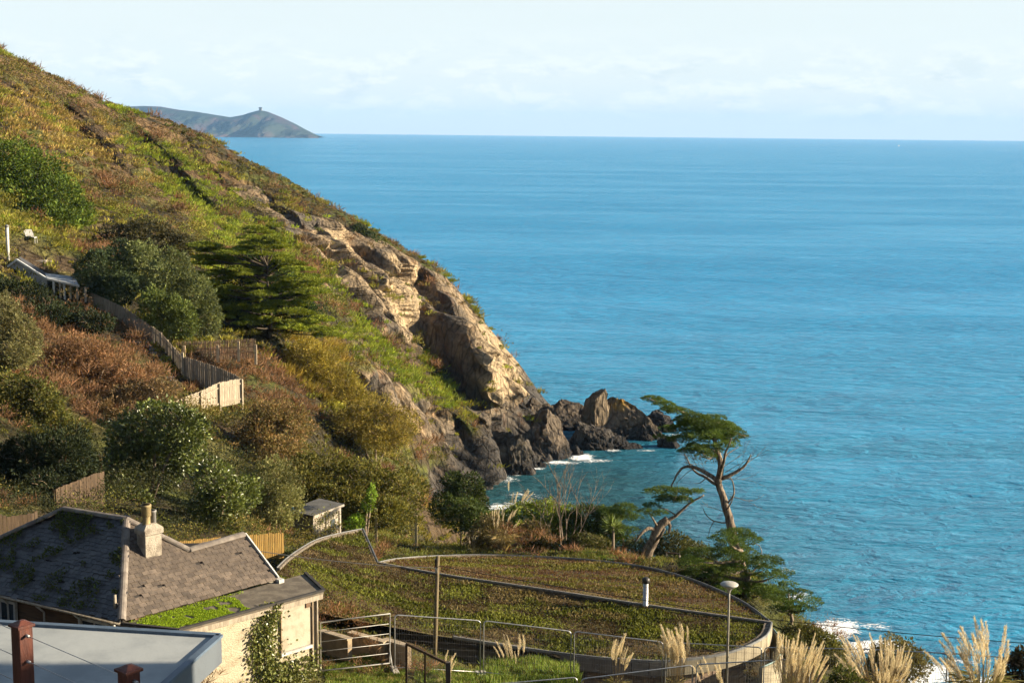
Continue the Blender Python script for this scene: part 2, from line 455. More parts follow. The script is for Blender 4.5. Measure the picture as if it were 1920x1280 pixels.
pts = np.array(pts, float)
def tps_fit(X, z, lam=1e-4):
    n = len(X); S = 60.0; A = X / S
    r2 = ((A[:, None] - A[None]) ** 2).sum(-1)
    K = 0.5 * r2 * np.log(r2 + 1e-12) + lam * np.eye(n)
    Q = np.c_[np.ones(n), A]
    M = np.block([[K, Q], [Q.T, np.zeros((3, 3))]])
    w = np.linalg.solve(M, np.r_[z, 0, 0, 0])
    def ev(Y):
        out = np.empty(len(Y))
        for s in range(0, len(Y), 20000):
            B = Y[s:s + 20000] / S; r2 = ((B[:, None] - A[None]) ** 2).sum(-1)
            out[s:s + 20000] = (0.5 * r2 * np.log(r2 + 1e-12)) @ w[:n] + w[n] + B @ w[n + 1:]
        return out
    return ev
height0 = tps_fit(pts[:, :2], pts[:, 2], 2e-3)

xs = np.r_[np.arange(-220, -104, 3.0), np.arange(-104, -40, 0.5), np.arange(-40, 20, 0.34), np.arange(20, 34, .8), np.arange(34, 84, 2.0)]
ys = np.r_[np.arange(-20, 40, 1.2), np.arange(40, 150, 0.75), np.arange(150, 192, 0.32), np.arange(192, 233, 0.17), np.arange(233, 244, .5), np.arange(244, 330, 2.2)]
GX, GY = np.meshgrid(xs, ys)
XY = np.c_[GX.ravel(), GY.ravel()]
Z = height0(XY)
nx, ny = len(xs), len(ys)
V = np.c_[XY, Z]
U_, V_ = proj(V)

# bare rock, read off as outlines on the hillside
ROCK_POLYS = [
    [(560, 405), (620, 412), (660, 436), (700, 458), (770, 498), (800, 521), (840, 538), (870, 573), (905, 608), (950, 663), (985, 700), (1060, 760), (1090, 930), (925, 905), (895, 850), (880, 800), (860, 760), (830, 722), (795, 695), (765, 660), (725, 628), (685, 592), (640, 545), (600, 500), (570, 450)],
    [(655, 690), (700, 690), (760, 735), (830, 770), (890, 830), (925, 905), (870, 890), (820, 845), (760, 795), (700, 745)],
    [(410, 315), (475, 350), (545, 396), (595, 445), (640, 515), (600, 485), (540, 440), (480, 400), (430, 355)],
    [(795, 890), (850, 895), (880, 925), (840, 950), (800, 935)],
]
def rock_mask(u, v, X):
    n1 = fbm(X * 0.09, 3, 31) * 34; n2 = fbm(X * 0.09 + 50, 3, 33) * 30
    m = np.zeros(len(u))
    for k, poly in enumerate(ROCK_POLYS):
        sc = (1.0, .8, 1.0, .9)[k]
        m = np.maximum(m, inpoly(u + n1 * sc, v + n2 * sc, poly) * (1.0 if k in (0,) else 0.9))
    return m
far = V[:, 1] > 105
RM = np.where(far & (V[:, 1] < 246), rock_mask(U_, V_, V), 0)
RM[(V[:, 2] < 5.5) & (V[:, 1] > 160)] = 1
# soften
def blur(a, k):
    a = a.reshape(ny, nx).copy()
    for _ in range(k):
        b = a.copy(); b[1:-1, 1:-1] = (a[1:-1, 1:-1] * 2 + a[:-2, 1:-1] + a[2:, 1:-1] + a[1:-1, :-2] + a[1:-1, 2:]) / 6; a = b
    return a.ravel()
RMs = blur(RM, 3)

# buttresses and gullies across the cliff face (pixel lines give their course; +/- metres out of the face)
FORMS = [([(846, 548), (890, 585), (908, 615), (900, 650), (893, 690), (925, 735)], 10.0, 50), ([(800, 528), (797, 570), (790, 620), (815, 665), (850, 700)], -9.0, 42),
         ([(700, 470), (728, 520), (745, 580), (770, 640)], 4.0, 30), ([(650, 440), (690, 500), (705, 560)], -4.5, 26), ([(610, 440), (640, 520), (660, 560)], 3.0, 20),
         ([(950, 665), (962, 700), (985, 745)], 2.6, 18), ([(922, 640), (940, 700), (950, 745)], -3.0, 14), ([(1000, 760), (1030, 800), (1062, 858)], 3.5, 26), ([(850, 710), (920, 755), (990, 775)], -4.0, 24),
         ([(905, 770), (960, 850), (985, 885)], 3.2, 22), ([(930, 790), (985, 850)], -3.0, 16), ([(830, 740), (890, 810), (905, 890)], 2.6, 20), ([(850, 790), (880, 880)], -2.0, 12),
         ([(430, 335), (490, 400), (520, 440)], 2.6, 16), ([(460, 340), (520, 410), (560, 450)], -2.8, 16), ([(500, 355), (560, 430), (590, 480)], 2.8, 16), ([(545, 385), (600, 460), (625, 510)], -3.0, 16),
         ([(100, 170), (180, 280), (240, 360)], -3.2, 26), ([(150, 195), (260, 310), (330, 400)], 2.8, 26), ([(210, 225), (330, 350), (420, 440)], -3.0, 24), ([(30, 150), (90, 230), (160, 320)], 2.6, 26),
         ([(300, 260), (420, 390), (520, 520)], 2.4, 22), ([(345, 275), (450, 390), (560, 520)], -2.5, 22), ([(640, 570), (720, 680), (800, 800)], -2.2, 24), ([(600, 570), (660, 680), (720, 760)], 2.0, 24),
         ([(250, 240), (380, 390), (480, 500)], -1.8, 14), ([(60, 170), (130, 280), (200, 350)], -1.8, 14), ([(180, 210), (290, 330)], -1.6, 12), ([(680, 600), (760, 700), (840, 800)], 1.8, 16), ([(390, 280), (470, 370), (570, 480)], 1.6, 12)]
N0 = np.zeros_like(V)
def normals(V):
    g = V.reshape(ny, nx, 3); du = np.gradient(g, axis=1); dv = np.gradient(g, axis=0)
    return unit(np.cross(du, dv).reshape(-1, 3))
Nn = normals(V)
warp = fbm(V * 0.12, 3, 3) * 14; warp2 = fbm(V * 0.12 + 9, 3, 4) * 14
D = np.zeros(len(V))
for line, amp, wid in FORMS:
    d = segdist(U_ + warp, V_ + warp2, line)
    D += amp * np.clip(1 - d / (wid * 1.25), 0, 1) * far
out = unit(Nn * np.array([1, 1, 0.25]) + np.array([0.25, -0.35, 0.0]))
lowf = sstep(244, 232, V[:, 1])
D = blur(D, 1) * lowf
sky_v = np.interp(U_, [q[0] for q in RIDGE] + [1010, 1100], [q[1] for q in RIDGE] + [745, 900])
fade = sstep(4, 45, V_ - sky_v) * lowf          # the skyline keeps its surveyed course
V1 = V + np.array([.12, -.99, 0]) * (D * fade)[:, None]
# general swelling of the hillside
V1 += Nn * (fbm(V * 0.045, 3, 60) * 1.5 * sstep(90, 140, V[:, 1]) * fade * (1 - 0.5 * RMs))[:, None]
# cleaved rock: bedding dips to the sea, so the cells are long down-dip and thin across
dip = Matrix((Vector((.27, -.38, -.88)).normalized(), Vector((.35, -.80, .48)).normalized(), Vector((.90, .43, .08)).normalized())).transposed()   # columns: down the slabs, out of the face, across them
Q = V1 @ np.array(dip)
sel = RMs > 0.02
disp = np.zeros(len(V))
for sc, amp, s in (((17, 7, 5.0), 2.3, 1), ((8, 4.5, 2.6), 1.15, 5), ((3.4, 2.4, 1.4), .42, 9)):
    v, e = facets(Q[sel] / np.array(sc) + 0.12 * fbm(Q[sel] * 0.25, 2, s)[:, None], s * 10)
    disp[sel] += amp * (v - 0.5 * np.exp(-e * 10))
disp = blur(disp, 2)
V1 += out * (disp * RMs * (0.15 + 0.85 * fade))[:, None]
Nn = normals(V1)
steep = 1 - Nn[:, 2]

# what covers the ground: base colours of soil, rock, turf
soil = np.array([.05, .042, .022]); turf = np.array([.085, .095, .022]); tan = np.array([.26, .20, .13]); grey = np.array([.105, .09, .074]); dark = np.array([.055, .05, .045]); ochre = np.array([.27, .15, .06])
f1 = fbm(V1 * 0.22, 4, 70)[:, None]; f2 = fbm(Q / np.array([6, 3, .8]), 4, 75)[:, None]; f3 = fbm(V1 * 0.07, 3, 78)[:, None]
rockc = tan + (grey - tan) * sstep(-.15, .35, f1) + (ochre - tan) * 0.5 * sstep(.1, .5, f2)
rockc = rockc + (grey * .8 - rockc) * (0.55 * sstep(.0, .5, -f2))
# freshly fallen slab faces are pale, wave-washed foot of the cliff is dark
fresh = np.zeros((len(V), 1))
for poly in ([(715, 470), (800, 515), (795, 600), (785, 650), (740, 610), (720, 560)], [(890, 600), (915, 595), (985, 705), (960, 740), (915, 730), (885, 690)], [(600, 430), (640, 440), (650, 560), (610, 510)]):
    fresh[:, 0] = np.maximum(fresh[:, 0], inpoly(U_ + warp, V_ + warp2, poly))
fresh = blur(fresh[:, 0], 2)[:, None]
rockc = rockc + (np.array([.42, .325, .205]) * (1 + .35 * f2) - rockc) * fresh * .8
wet = sstep(9, 3.5, V1[:, 2:3] + 3.5 * f1) * (V1[:, 1:2] > 150)
rockc = rockc + (dark - rockc) * wet
seapart = sstep(960, 1010, U_)[:, None] * (V1[:, 1:2] > 150)
rockc = rockc + (dark * 1.35 - rockc) * seapart * .8
groundc = soil + (turf - soil) * sstep(-.1, .25, f1) + (np.array([.085, .06, .035]) - soil) * sstep(.05, .35, f3)
earth = sstep(.08, .26, fbm(V1 * np.array([.11, .2, .2]), 3, 88)) * (V1[:, 1] > 140) * (1 - sstep(430, 560, U_)) * (V_ < 470)
groundc = groundc + (np.array([.15, .10, .052]) * (1 + .6 * f1) - groundc) * earth[:, None]
tc_ = groundc + (rockc - groundc) * sstep(.35, .6, RMs + .25 * f1[:, 0])[:, None]

g = NT('ground_cover')
a = g.attr('col').outputs['Color']; w = g.coord('World')
n1 = g.noise(w, 0.9, 6, .62); n2 = g.noise(g.coord('World', (1.9, 1.2, .45), (.3, -.25, .3)), 1.3, 6, .65)
c = g.mix(g.ramp(n1, .3, .7), g.mix(1.0, a, (.72, .70, .68, 1), 'MULTIPLY'), g.mix(1.0, a, (1.25, 1.2, 1.12, 1), 'MULTIPLY'))
c = g.mix(g.ramp(n2, .53, .60, 0, .6), c, g.mix(1.0, a, (.45, .42, .4, 1), 'MULTIPLY'))
vo = g.n('ShaderNodeTexVoronoi', feature='DISTANCE_TO_EDGE'); g.l(g.coord('World', (.62, .5, .2), (.25, -.3, .2)), vo.inputs['Vector']); vo.inputs['Scale'].default_value = 1.0
vo2 = g.n('ShaderNodeTexVoronoi', feature='F1'); g.l(g.coord('World', (1.3, 1.0, .5), (.25, -.3, .2)), vo2.inputs['Vector']); vo2.inputs['Scale'].default_value = 1.0
crk = g.ramp(vo.outputs['Distance'], .0, .09)
c = g.mix(g.math('MULTIPLY', g.math('SUBTRACT', 1.0, crk), .55), c, g.mix(1.0, a, (.3, .28, .26, 1), 'MULTIPLY'))
b = g.bump(crk, .8, .5); b = g.bump(vo2.outputs['Distance'], .55, .8, b); b = g.bump(n2, .9, .7, b); b = g.bump(g.noise(w, 5, 5, .6), .5, .12, b)
M_GROUND = g.out(g.bsdf(c, .9, .15, b).outputs[0])

idx = np.arange(nx * ny).reshape(ny, nx)
F = np.stack([idx[:-1, :-1], idx[:-1, 1:], idx[1:, 1:], idx[1:, :-1]], -1).reshape(-1, 4)
fr = RMs[F].mean(1) > 0.45
under = V1[F][:, :, 2].max(1) < -4
def submesh(name, F):
    used, inv = np.unique(F.ravel(), return_inverse=True)
    return npmesh(name, V1[used], inv.reshape(-1, 4), M_GROUND, None, tc_[used], 'structure', smooth=(name != 'sea_cliff'))
hill = submesh('hillside', F[~fr & ~under])
cliff = submesh('sea_cliff', F[fr & ~under])
def gz(x, y):
    """height of the built land"""
    i = np.clip(np.searchsorted(xs, x) - 1, 0, nx - 2); j = np.clip(np.searchsorted(ys, y) - 1, 0, ny - 2)
    G = V1.reshape(ny, nx, 3)[:, :, 2]
    tx = (x - xs[i]) / (xs[i + 1] - xs[i]); ty = (y - ys[j]) / (ys[j + 1] - ys[j])
    return (G[j, i] * (1 - tx) + G[j, i + 1] * tx) * (1 - ty) + (G[j + 1, i] * (1 - tx) + G[j + 1, i + 1] * tx) * ty
def on_ground(p, up=0.0): return Vector((p.x, p.y, float(gz(p.x, p.y)) + up))

# ---------------------------------------------------------------- sea
g = NT('sea_water')
w = g.coord('World', (1, 1, 1))
wind = g.coord('World', (0.35, 1.0, 1.0), (0, 0, 0.12))
roll_ = g.noise(g.coord('World', (0.3, 1.0, 1.0), (0, 0, 0.06)), 0.035, 3, .55, .5)
swell = g.noise(wind, 0.13, 4, .55, .7)
chop = g.noise(g.coord('World', (0.45, 1.0, 1.0), (0, 0, -0.1)), 0.5, 5, .62, .5)
rip = g.noise(g.coord('World', (.55, 1, 1), (0, 0, -.35)), 1.9, 4, .6, .3)
longw = g.coord('World', (0.22, 1, 1), (0, 0, 0.05))
streak = g.noise(longw, 0.012, 5, .6, .8)
streak2 = g.noise(longw, 0.05, 5, .65, .6)
sep_ = g.n('ShaderNodeSeparateXYZ'); g.l(g.n('ShaderNodeNewGeometry').outputs['Position'], sep_.inputs[0])
calm = g.math('MULTIPLY', g.ramp(streak, .38, .64, 1.0, .55), g.ramp(streak2, .35, .65, 1.05, .8))
b = g.bump(roll_, .55, 6.0)
b = g.bump(swell, g.math('MULTIPLY', calm, .75), 2.6, b)
b = g.bump(chop, g.math('MULTIPLY', calm, 1.0), 1.3, b)
b = g.bump(rip, g.math('MULTIPLY', calm, .6), .25, b)
# colour of the water body: blue offshore, green over the cove's sand with the cliff's dark reflection painted in
near = g.ramp(sep_.outputs[1], 130, 420, 1.0, 0.0)
cove = g.math('MULTIPLY', g.ramp(sep_.outputs[1], 178, 238, 1.0, 0.0), g.ramp(sep_.outputs[0], 8, 46, 1.0, 0.0))
deep = g.mix(near, (.010, .215, .42, 1), (.028, .20, .32, 1))
deep = g.mix(g.ramp(streak, .42, .62, 0, .4), deep, (.016, .27, .49, 1))
deep = g.mix(g.math('MULTIPLY', cove, .8), deep, (.022, .05, .035, 1))
body = g.n('ShaderNodeBsdfDiffuse'); g.l(deep, body.inputs[0]); g.l(b, body.inputs['Normal'])
gl = g.n('ShaderNodeBsdfGlossy'); gl.inputs[0].default_value = (.72, .9, 1, 1); gl.inputs['Roughness'].default_value = .1; g.l(b, gl.inputs['Normal'])
frn = g.n('ShaderNodeFresnel'); frn.inputs[0].default_value = 1.33; g.l(b, frn.inputs['Normal'])
ms = g.n('ShaderNodeMixShader'); g.l(g.math('MINIMUM', g.math('MULTIPLY', frn.outputs[0], .8), .48), ms.inputs[0])
g.l(body.outputs[0], ms.inputs[1]); g.l(gl.outputs[0], ms.inputs[2])
M_SEA = g.out(ms.outputs[0])
sea = MB().add([(-16000, -3000, 0), (16000, -3000, 0), (16000, 16000, 0), (-16000, 16000, 0)], [(0, 1, 2, 3)]).build('sea', M_SEA, kind='structure')

# foam: lacy sheets just above the water; holes are where a noise falls under the local amount of foam
g = NT('sea_foam')
am = g.attr('foam').outputs['Fac']
n1 = g.noise(g.coord('World', (1, 1.5, 1), (0, 0, .25)), .8, 9, .74, 2.2)
n2 = g.noise(g.coord('World', (.35, 1, 1), (0, 0, .15)), .35, 4, .6, .5)
nn = g.math('ADD', g.math('MULTIPLY', n1, .62), g.math('MULTIPLY', n2, .38))
thr = g.math('SUBTRACT', .73, g.math('MULTIPLY', am, .40))
fac = g.ramp(g.math('SUBTRACT', nn, thr), -.03, .06)
tr = g.n('ShaderNodeBsdfTransparent'); df = g.bsdf((.84, .87, .88, 1), .8, .2, g.bump(n1, .5, .2))
ms = g.n('ShaderNodeMixShader'); g.l(fac, ms.inputs[0]); g.l(tr.outputs[0], ms.inputs[1]); g.l(df.outputs[0], ms.inputs[2])
M_FOAM = g.out(ms.outputs[0])
def foam_sheet(x0, x1, y0, y1, amount, step=.5, z=.02):
    X, Y = np.meshgrid(np.arange(x0, x1, step), np.arange(y0, y1, step)); h, w_ = X.shape
    p = np.c_[X.ravel(), Y.ravel(), np.full(X.size, z)]
    am = amount(p[:, 0], p[:, 1])
    p[:, 2] += .10 * np.clip(am, 0, 1) * (1 + fbm(p * .8, 3, 5))
    i = np.arange(h * w_).reshape(h, w_); F = np.stack([i[:-1, :-1], i[:-1, 1:], i[1:, 1:], i[1:, :-1]], -1).reshape(-1, 4)
    F = F[(am[F] > .05).any(1)]
    used, inv = np.unique(F.ravel(), return_inverse=True)
    return npmesh('sea_foam', p[used], inv.reshape(-1, 4), M_FOAM, None, None, 'stuff', smooth=True, attrs={'foam': am[used]})
def fblob(x, y, u, v, ru, rv, amp=1.0):
    """foam patch round the water pixel (u,v), ru px wide, rv px high"""
    pu, pv = proj(np.c_[x, y, np.zeros(len(x))])
    return amp * np.clip(1.25 - np.hypot((pu - u) / ru, (pv - v) / rv) * 1.25, 0, 1)
def cove_foam(x, y):
    a = np.zeros(len(x))
    for q in ((1090, 858, 45, 16, .8), (1050, 868, 70, 10, .65), (1115, 865, 75, 9, .55), (1000, 878, 60, 13, .52), (945, 900, 70, 22, .55), (985, 935, 110, 26, .45), (940, 955, 80, 30, .62), (1150, 845, 40, 8, .5), (1350, 790, 34, 6, .8), (1265, 815, 60, 7, .6),
              (1215, 845, 50, 5, .5), (1300, 832, 50, 5, .4), (1290, 1020, 60, 16, .5)):
        a = np.maximum(a, fblob(x, y, *q))
    return a
def surf_foam(x, y):
    a = np.zeros(len(x))
    for q in ((1560, 1180, 95, 40, .9), (1640, 1215, 120, 26, .95), (1720, 1265, 130, 40, .95), (1500, 1120, 60, 30, .6), (1475, 1060, 40, 40, .45), (1800, 1240, 120, 18, .55), (1640, 1175, 110, 18, .5), (1850, 1290, 150, 40, .9)):
        a = np.maximum(a, fblob(x, y, *q))
    return a
foam_sheet(-14, 46, 150, 225, cove_foam, .5)
foam_sheet(10, 60, 108, 165, surf_foam, .4)

# ---------------------------------------------------------------- far headland across the bay
HP = [(180, 203), (240, 200), (268, 199), (300, 200), (335, 206), (370, 210), (400, 215), (432, 220), (455, 216), (470, 211), (488, 206.5), (503, 210), (530, 221), (555, 233), (575, 244), (598, 255.5)]
ns, nt = 150, 46
us = np.linspace(180, 598, ns); vs = np.interp(us, [q[0] for q in HP], [q[1] for q in HP])
hv = np.zeros((ns, nt, 3))
for i in range(ns):
    top = P(us[i], vs[i], 8000); base = PZ(us[i] + 2, 257.5, 0)
    for j in range(nt):
        t = j / (nt - 1); hh = max(top.z, 1) * (1 - t) ** (1.15) if t < 1 else -6
        yy = 8000 - 480 * t - 60 * t * (1 - t) * 4
        hv[i, j] = (top.x * (yy / 8000), yy, hh)
flat = hv.reshape(-1, 3); tt = np.tile(np.linspace(0, 1, nt), ns)
rib = fbm(np.c_[flat[:, 0] / 90 + tt * 1.2, tt * 1.5, tt * 0], 4, 90)
flat[:, 1] -= rib * 150 * sstep(0, .3, tt) * 1.0; flat[:, 2] = np.where(tt < 1, flat[:, 2] + rib * 22 * tt * (1 - tt) * 4, -8)
back = hv[:, :1].copy(); back[:, :, 1] += 500; back[:, :, 2] = -8
hv = np.concatenate([back, flat.reshape(ns, nt, 3)], 1); nt += 1
i = np.arange(ns * nt).reshape(ns, nt); Fh = np.stack([i[:-1, :-1], i[:-1, 1:], i[1:, 1:], i[1:, :-1]], -1).reshape(-1, 4)
hp = hv.reshape(-1, 3); tt = np.tile(np.r_[0, np.linspace(0, 1, nt - 1)], ns)[:, None]
fh = fbm(hp / 160, 4, 95)[:, None]
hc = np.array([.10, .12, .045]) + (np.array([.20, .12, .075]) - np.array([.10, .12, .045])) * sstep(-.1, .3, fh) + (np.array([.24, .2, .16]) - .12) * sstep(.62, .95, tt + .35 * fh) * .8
npmesh('headland', hp, Fh, M_GROUND, None, np.clip(hc * np.array([.32, .36, .62]), .02, .5), 'structure', smooth=False)  # bluish tint puts part of the haze into the hill's colour
# ================================================================ BUILDINGS
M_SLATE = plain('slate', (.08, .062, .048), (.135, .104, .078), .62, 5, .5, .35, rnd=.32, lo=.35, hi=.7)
M_SLATE_D = plain('shade_slate', (.035, .033, .034), (.085, .08, .078), .4, 4, .6, .5, rnd=.38, lo=.3, hi=.7)  # wet slate of the slope turned from the sun, its shade in the colour
M_UNDER = plain('roof_felt', (.035, .03, .028), None, .9, 3, .2)
M_CREAM = plain('cream_render', (.40, .35, .25), (.25, .20, .13), .88, 1.9, .8, .15, stretch=(1, 1, 1.9), lo=.42, hi=.78, bdist=.04)
M_WHITE = plain('white_paint', (.50, .485, .45), (.38, .36, .32), .6, 4, .2)
M_OFFW = plain('weathered_white_wood', (.34, .29, .22), (.22, .18, .13), .75, 4, .4, stretch=(3, 3, .6), rnd=.1)
M_BROWNW = plain('brown_boards', (.16, .095, .055), (.09, .055, .035), .8, 3, .4, stretch=(.5, .5, 6), rnd=.15)
M_GLASS = plain('window_glass', (.03, .04, .05), (.06, .07, .08), .06, 1, 0, .6)
M_RIDGE = plain('ridge_tile', (.15, .125, .105), (.21, .18, .15), .8, 4, .4, rnd=.15)
M_STONE_W = plain('lime_washed_stone', (.36, .315, .25), (.21, .175, .135), .9, 3.5, .9, .15, bdist=.05)
M_CLAY = plain('buff_clay', (.32, .25, .12), (.22, .165, .085), .8, 6, .3)
M_GREYPIPE = plain('grey_pipe', (.2, .19, .18), None, .6, 5, .2)
M_BLUE = plain('blue_grey_membrane', (.33, .345, .335), (.235, .25, .25), .8, .8, .2, .2, stretch=(1, 1, 1))
M_BLUETRIM = plain('slate_blue_trim', (.085, .12, .165), None, .5, 3, .1, .4)
M_FASCIA = plain('grey_fascia', (.10, .115, .13), (.085, .095, .11), .5, 2, .1)
M_RUST = plain('red_brown_stain', (.11, .034, .02), (.065, .022, .015), .5, 6, .3, .4, stretch=(3, 3, .5))
M_STEEL = plain('galvanised_steel', (.42, .42, .42), (.30, .29, .28), .42, 8, .15, .5, metal=.55)
M_WIRE = plain('weathered_wire', (.16, .15, .14), None, .6, 5, .1, metal=.3)
M_DARKWIRE = plain('black_cable', (.02, .02, .022), None, .6, 5, .1)
leaf_gloss = leafmat('glossy_leaf', .5, .22, .35)
leaf_soft = leafmat('soft_leaf', .15, .32, .7)
leaf_dry = leafmat('dry_stalk', .1, .38, .8)

def plane_n(a, b, c): return (b - a).cross(c - a).normalized()

# ---------------------------------------------------------------- the old bungalow with the slate roof
C = P(228, 1163, 40.0); ze = C.z
R = PZ(515, 1085, ze); L = PZ(-150, 1078, ze)
A = P(237, 974, 43.2); B = PZ(120, 955, A.z)
nr = plane_n(C, R, A); nl = plane_n(C, A, L)
nl = nl if nl.z > 0 else -nl; nr = nr if nr.z > 0 else -nr
A2 = PPL(262, 962, A, nr); G1 = PPL(355, 1032, C, nr); G2 = PPL(456, 1003, C, nr); G3 = PPL(518, 1085, C, nr); G3.z = ze
A2 = A + (G1 - A) * 0.12
base_z = 28.3
bung = thing('bungalow', (C.x, C.y, base_z), 'old cream bungalow with mossy dark slate hipped roof and ivy on its wall', 'house')
rd = (R - C).normalized(); ld = (L - C).normalized()
nout = Vector((rd.y, -rd.x, 0)).normalized(); lout = Vector((-ld.y, ld.x, 0)).normalized()
if lout.y > 0: lout = -lout
# roof decks under the slates
off = Vector((0, 0, -.03))
back1 = G1 - nout * 2.6 + Vector((0, 0, -1.5)); back2 = G2 - nout * 2.6 + Vector((0, 0, -1.5))
rb = B - lout * 3.0 + Vector((0, 0, -1.9)); ra = A - lout * 3.0 + Vector((0, 0, -1.9)) + rd * 2.0
MB().add([q + off for q in (C, G3, G2, G1, A)], [(0, 1, 2, 3, 4)]).add([q + off for q in (L, C, A, B)], [(0, 1, 2, 3)]) \
    .add([q + off for q in (G1, G2, back2, back1)], [(0, 1, 2, 3)]).add([q + off for q in (B, A, G1, back1, ra, rb)], [(0, 1, 2, 3, 4, 5)]) \
    .add([q + off for q in (L, B, rb)], [(0, 1, 2)]).build('roof_deck', M_UNDER, bung)
me_slate = piece_mesh('slate', M_SLATE); me_slate_d = piece_mesh('slate', M_SLATE_D)
def slate_field(poly, o, ax, n, me, mat, wd, ex, keep_n, ujit):
    """slates course by course on the plane through o; the ones that show largest are single pieces, the rest one part"""
    ax = ax.normalized(); up = n.cross(ax).normalized()
    if up.z < 0: up = -up
    loc = [((q - o).dot(ax), (q - o).dot(up)) for q in poly]
    x0, x1 = min(q[0] for q in loc), max(q[0] for q in loc); y1 = max(q[1] for q in loc)
    cand = []; row = 0; y = -.06
    while y < y1:
        x = x0 + (wd / 2 if row % 2 else 0)
        while x < x1:
            cand.append((x + wd / 2, y, row)); x += wd
        y += ex; row += 1
    ok = inpoly(np.array([c[0] for c in cand]), np.array([c[1] + ex * .45 for c in cand]), loc)
    cand = [c for c, k in zip(cand, ok) if k]
    pos = np.array([tuple(o + ax * c[0] + up * (c[1] + ex)) for c in cand]); pu, pv = proj(pos)
    vis = (pu > -5) & (pu < 1925) & (pv < 1290)
    order = np.argsort(-(pv - 1e4 * (~vis)))
    single = set(order[:keep_n].tolist()); rest = MB()
    for k, (x, yy, row) in enumerate(cand):
        if random.random() < .012: continue
        tilt = n * (.022 + random.uniform(-.006, .012)) ; slip = random.uniform(-.012, .012) * ujit
        a2 = (ax + n * random.uniform(-.02, .02) * ujit + up * random.uniform(-.02, .02) * ujit).normalized()
        u2 = (up * (ex * 1.55) - tilt).normalized(); n2 = a2.cross(u2)
        p = o + ax * x + up * (yy + slip) + n * (.03 + random.uniform(0, .008))
        w = wd - .012; h = ex * 1.55; th = .014
        if k in single and vis[k]:
            piece('slate', me, bung, p, a2, n2, u2, w, th, h)
        else:
            q = p + u2 * h / 2; rest.box(q, a2 * w / 2, n2 * th / 2, u2 * h / 2)
    if rest.v: rest.build('slate', mat, bung, kind='stuff')
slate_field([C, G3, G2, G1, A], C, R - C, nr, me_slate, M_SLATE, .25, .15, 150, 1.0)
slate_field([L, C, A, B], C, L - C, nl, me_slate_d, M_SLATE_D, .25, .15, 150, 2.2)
# ridge and hip tiles, one by one
me_rt = bpy.data.meshes.new('ridge_tile')
m = MB()
for k in range(6):
    a0, a1 = math.pi * k / 6, math.pi * (k + 1) / 6
    m.add([(-.5, math.cos(a0) * .5, math.sin(a0) * .42 - .1), (-.5, math.cos(a1) * .5, math.sin(a1) * .42 - .1), (.5, math.cos(a1) * .47, math.sin(a1) * .39 - .1), (.5, math.cos(a0) * .47, math.sin(a0) * .39 - .1)], [(0, 1, 2, 3)])
me_rt.from_pydata(m.v, [], m.f); me_rt.materials.append(M_RIDGE)
def ridge_run(a, b, w=.26, ln=.42):
    d = b - a; k = max(1, int(d.length / ln)); dn = d.normalized(); side = Vector((-dn.y, dn.x, 0)).normalized(); up = dn.cross(side)
    if up.z < 0: up = -up; side = -side
    for i in range(k):
        p = a + d * ((i + .5) / k) + up * .03
        piece('ridge_tile', me_rt, bung, p, dn + up * random.uniform(-.02, .02), side, up, d.length / k * 1.04, w, w)
ridge_run(C, A); ridge_run(B, A); ridge_run(A, G1); ridge_run(G2, G1, .3); ridge_run(L, B)
# lead flashing band at the hip's foot and white barge board on the gable
MB().bar(G2 + Vector((0, 0, .02)) + rd * .06, G3 + rd * .06 + Vector((0, 0, .0)), .05, .16).build('barge_board', M_WHITE, bung)
MB().box(G3 + rd * .06 + nout * .05 + Vector((0, 0, -.08)), rd * .10, nout * .16, (0, 0, .09)).build('eave_stone', M_WHITE, bung)
# lean-to: flat felt roof, moss, fascia and the sunlit wall
zf = ze - .14
F1 = PZ(334, 1181, zf - .05); F2 = PZ(607, 1107, zf - .05)
H1 = C + rd * .05 + Vector((0, 0, -.10)); H2 = R + rd * 1.25 + Vector((0, 0, -.10))
M_FELT = plain('grey_roofing_felt', (.105, .088, .068), (.17, .145, .11), .9, 2.5, .5, .15)
MB().poly([C - nout * .0 + Vector((0, 0, -.1)), F1, F2, H2], .10).build('flat_roof', M_FELT, bung)
e1 = (F2 - F1).normalized()
MB().bar(F1 + Vector((0, 0, .02)), F2 + Vector((0, 0, .02)), .10, .07).bar(F2 + Vector((0, 0, .02)), H2 + Vector((0, 0, .03)), .10, .07).bar(C + Vector((0, 0, -.08)), F1 + Vector((0, 0, .02)), .10, .07).build('roof_edge', plain('black_felt_edge', (.04, .036, .032), None, .8, 4, .3), bung)
inn = Vector((-nout.x, -nout.y, 0)) * .16
fl = Vector((0, 0, -.19))
MB().bar(F1 + inn * .3 + fl, F2 + inn * .3 + fl, .035, .17).build('fascia_board', M_OFFW, bung)
MB().bar(C + lout * -.1 + fl + Vector((0, 0, .03)), F1 + fl - e1 * .02, .035, .2).build('fascia_board', M_OFFW, bung)
w1, w2 = F1 + inn + e1 * .12, F2 + inn - e1 * .16
w1.z = w2.z = base_z - .3
wt = zf - .2
back = -nout * 1.4
def wallslab(a, b, z0, z1, th, name, mat):
    d = (b - a).normalized(); n = Vector((-d.y, d.x, 0)) * th
    a, b = Vector((a.x, a.y, z0)), Vector((b.x, b.y, z0)); dz = Vector((0, 0, z1 - z0))
    return MB().hexa([a, b, b + n, a + n], [a + dz, b + dz, b + dz + n, a + n + dz]).build(name, mat, bung)
wallslab(w1, w2, base_z - .6, wt, .3, 'wall', M_CREAM)
wallslab(w2, w2 - nout * 2.2, base_z - .6, wt, .3, 'wall', M_CREAM)
Cw = C + ld * .15 - lout * .35 + rd * .3
wallslab(Cw, w1 + rd * .05, base_z - .6, wt - .02, .25, 'wall', M_OFFW)
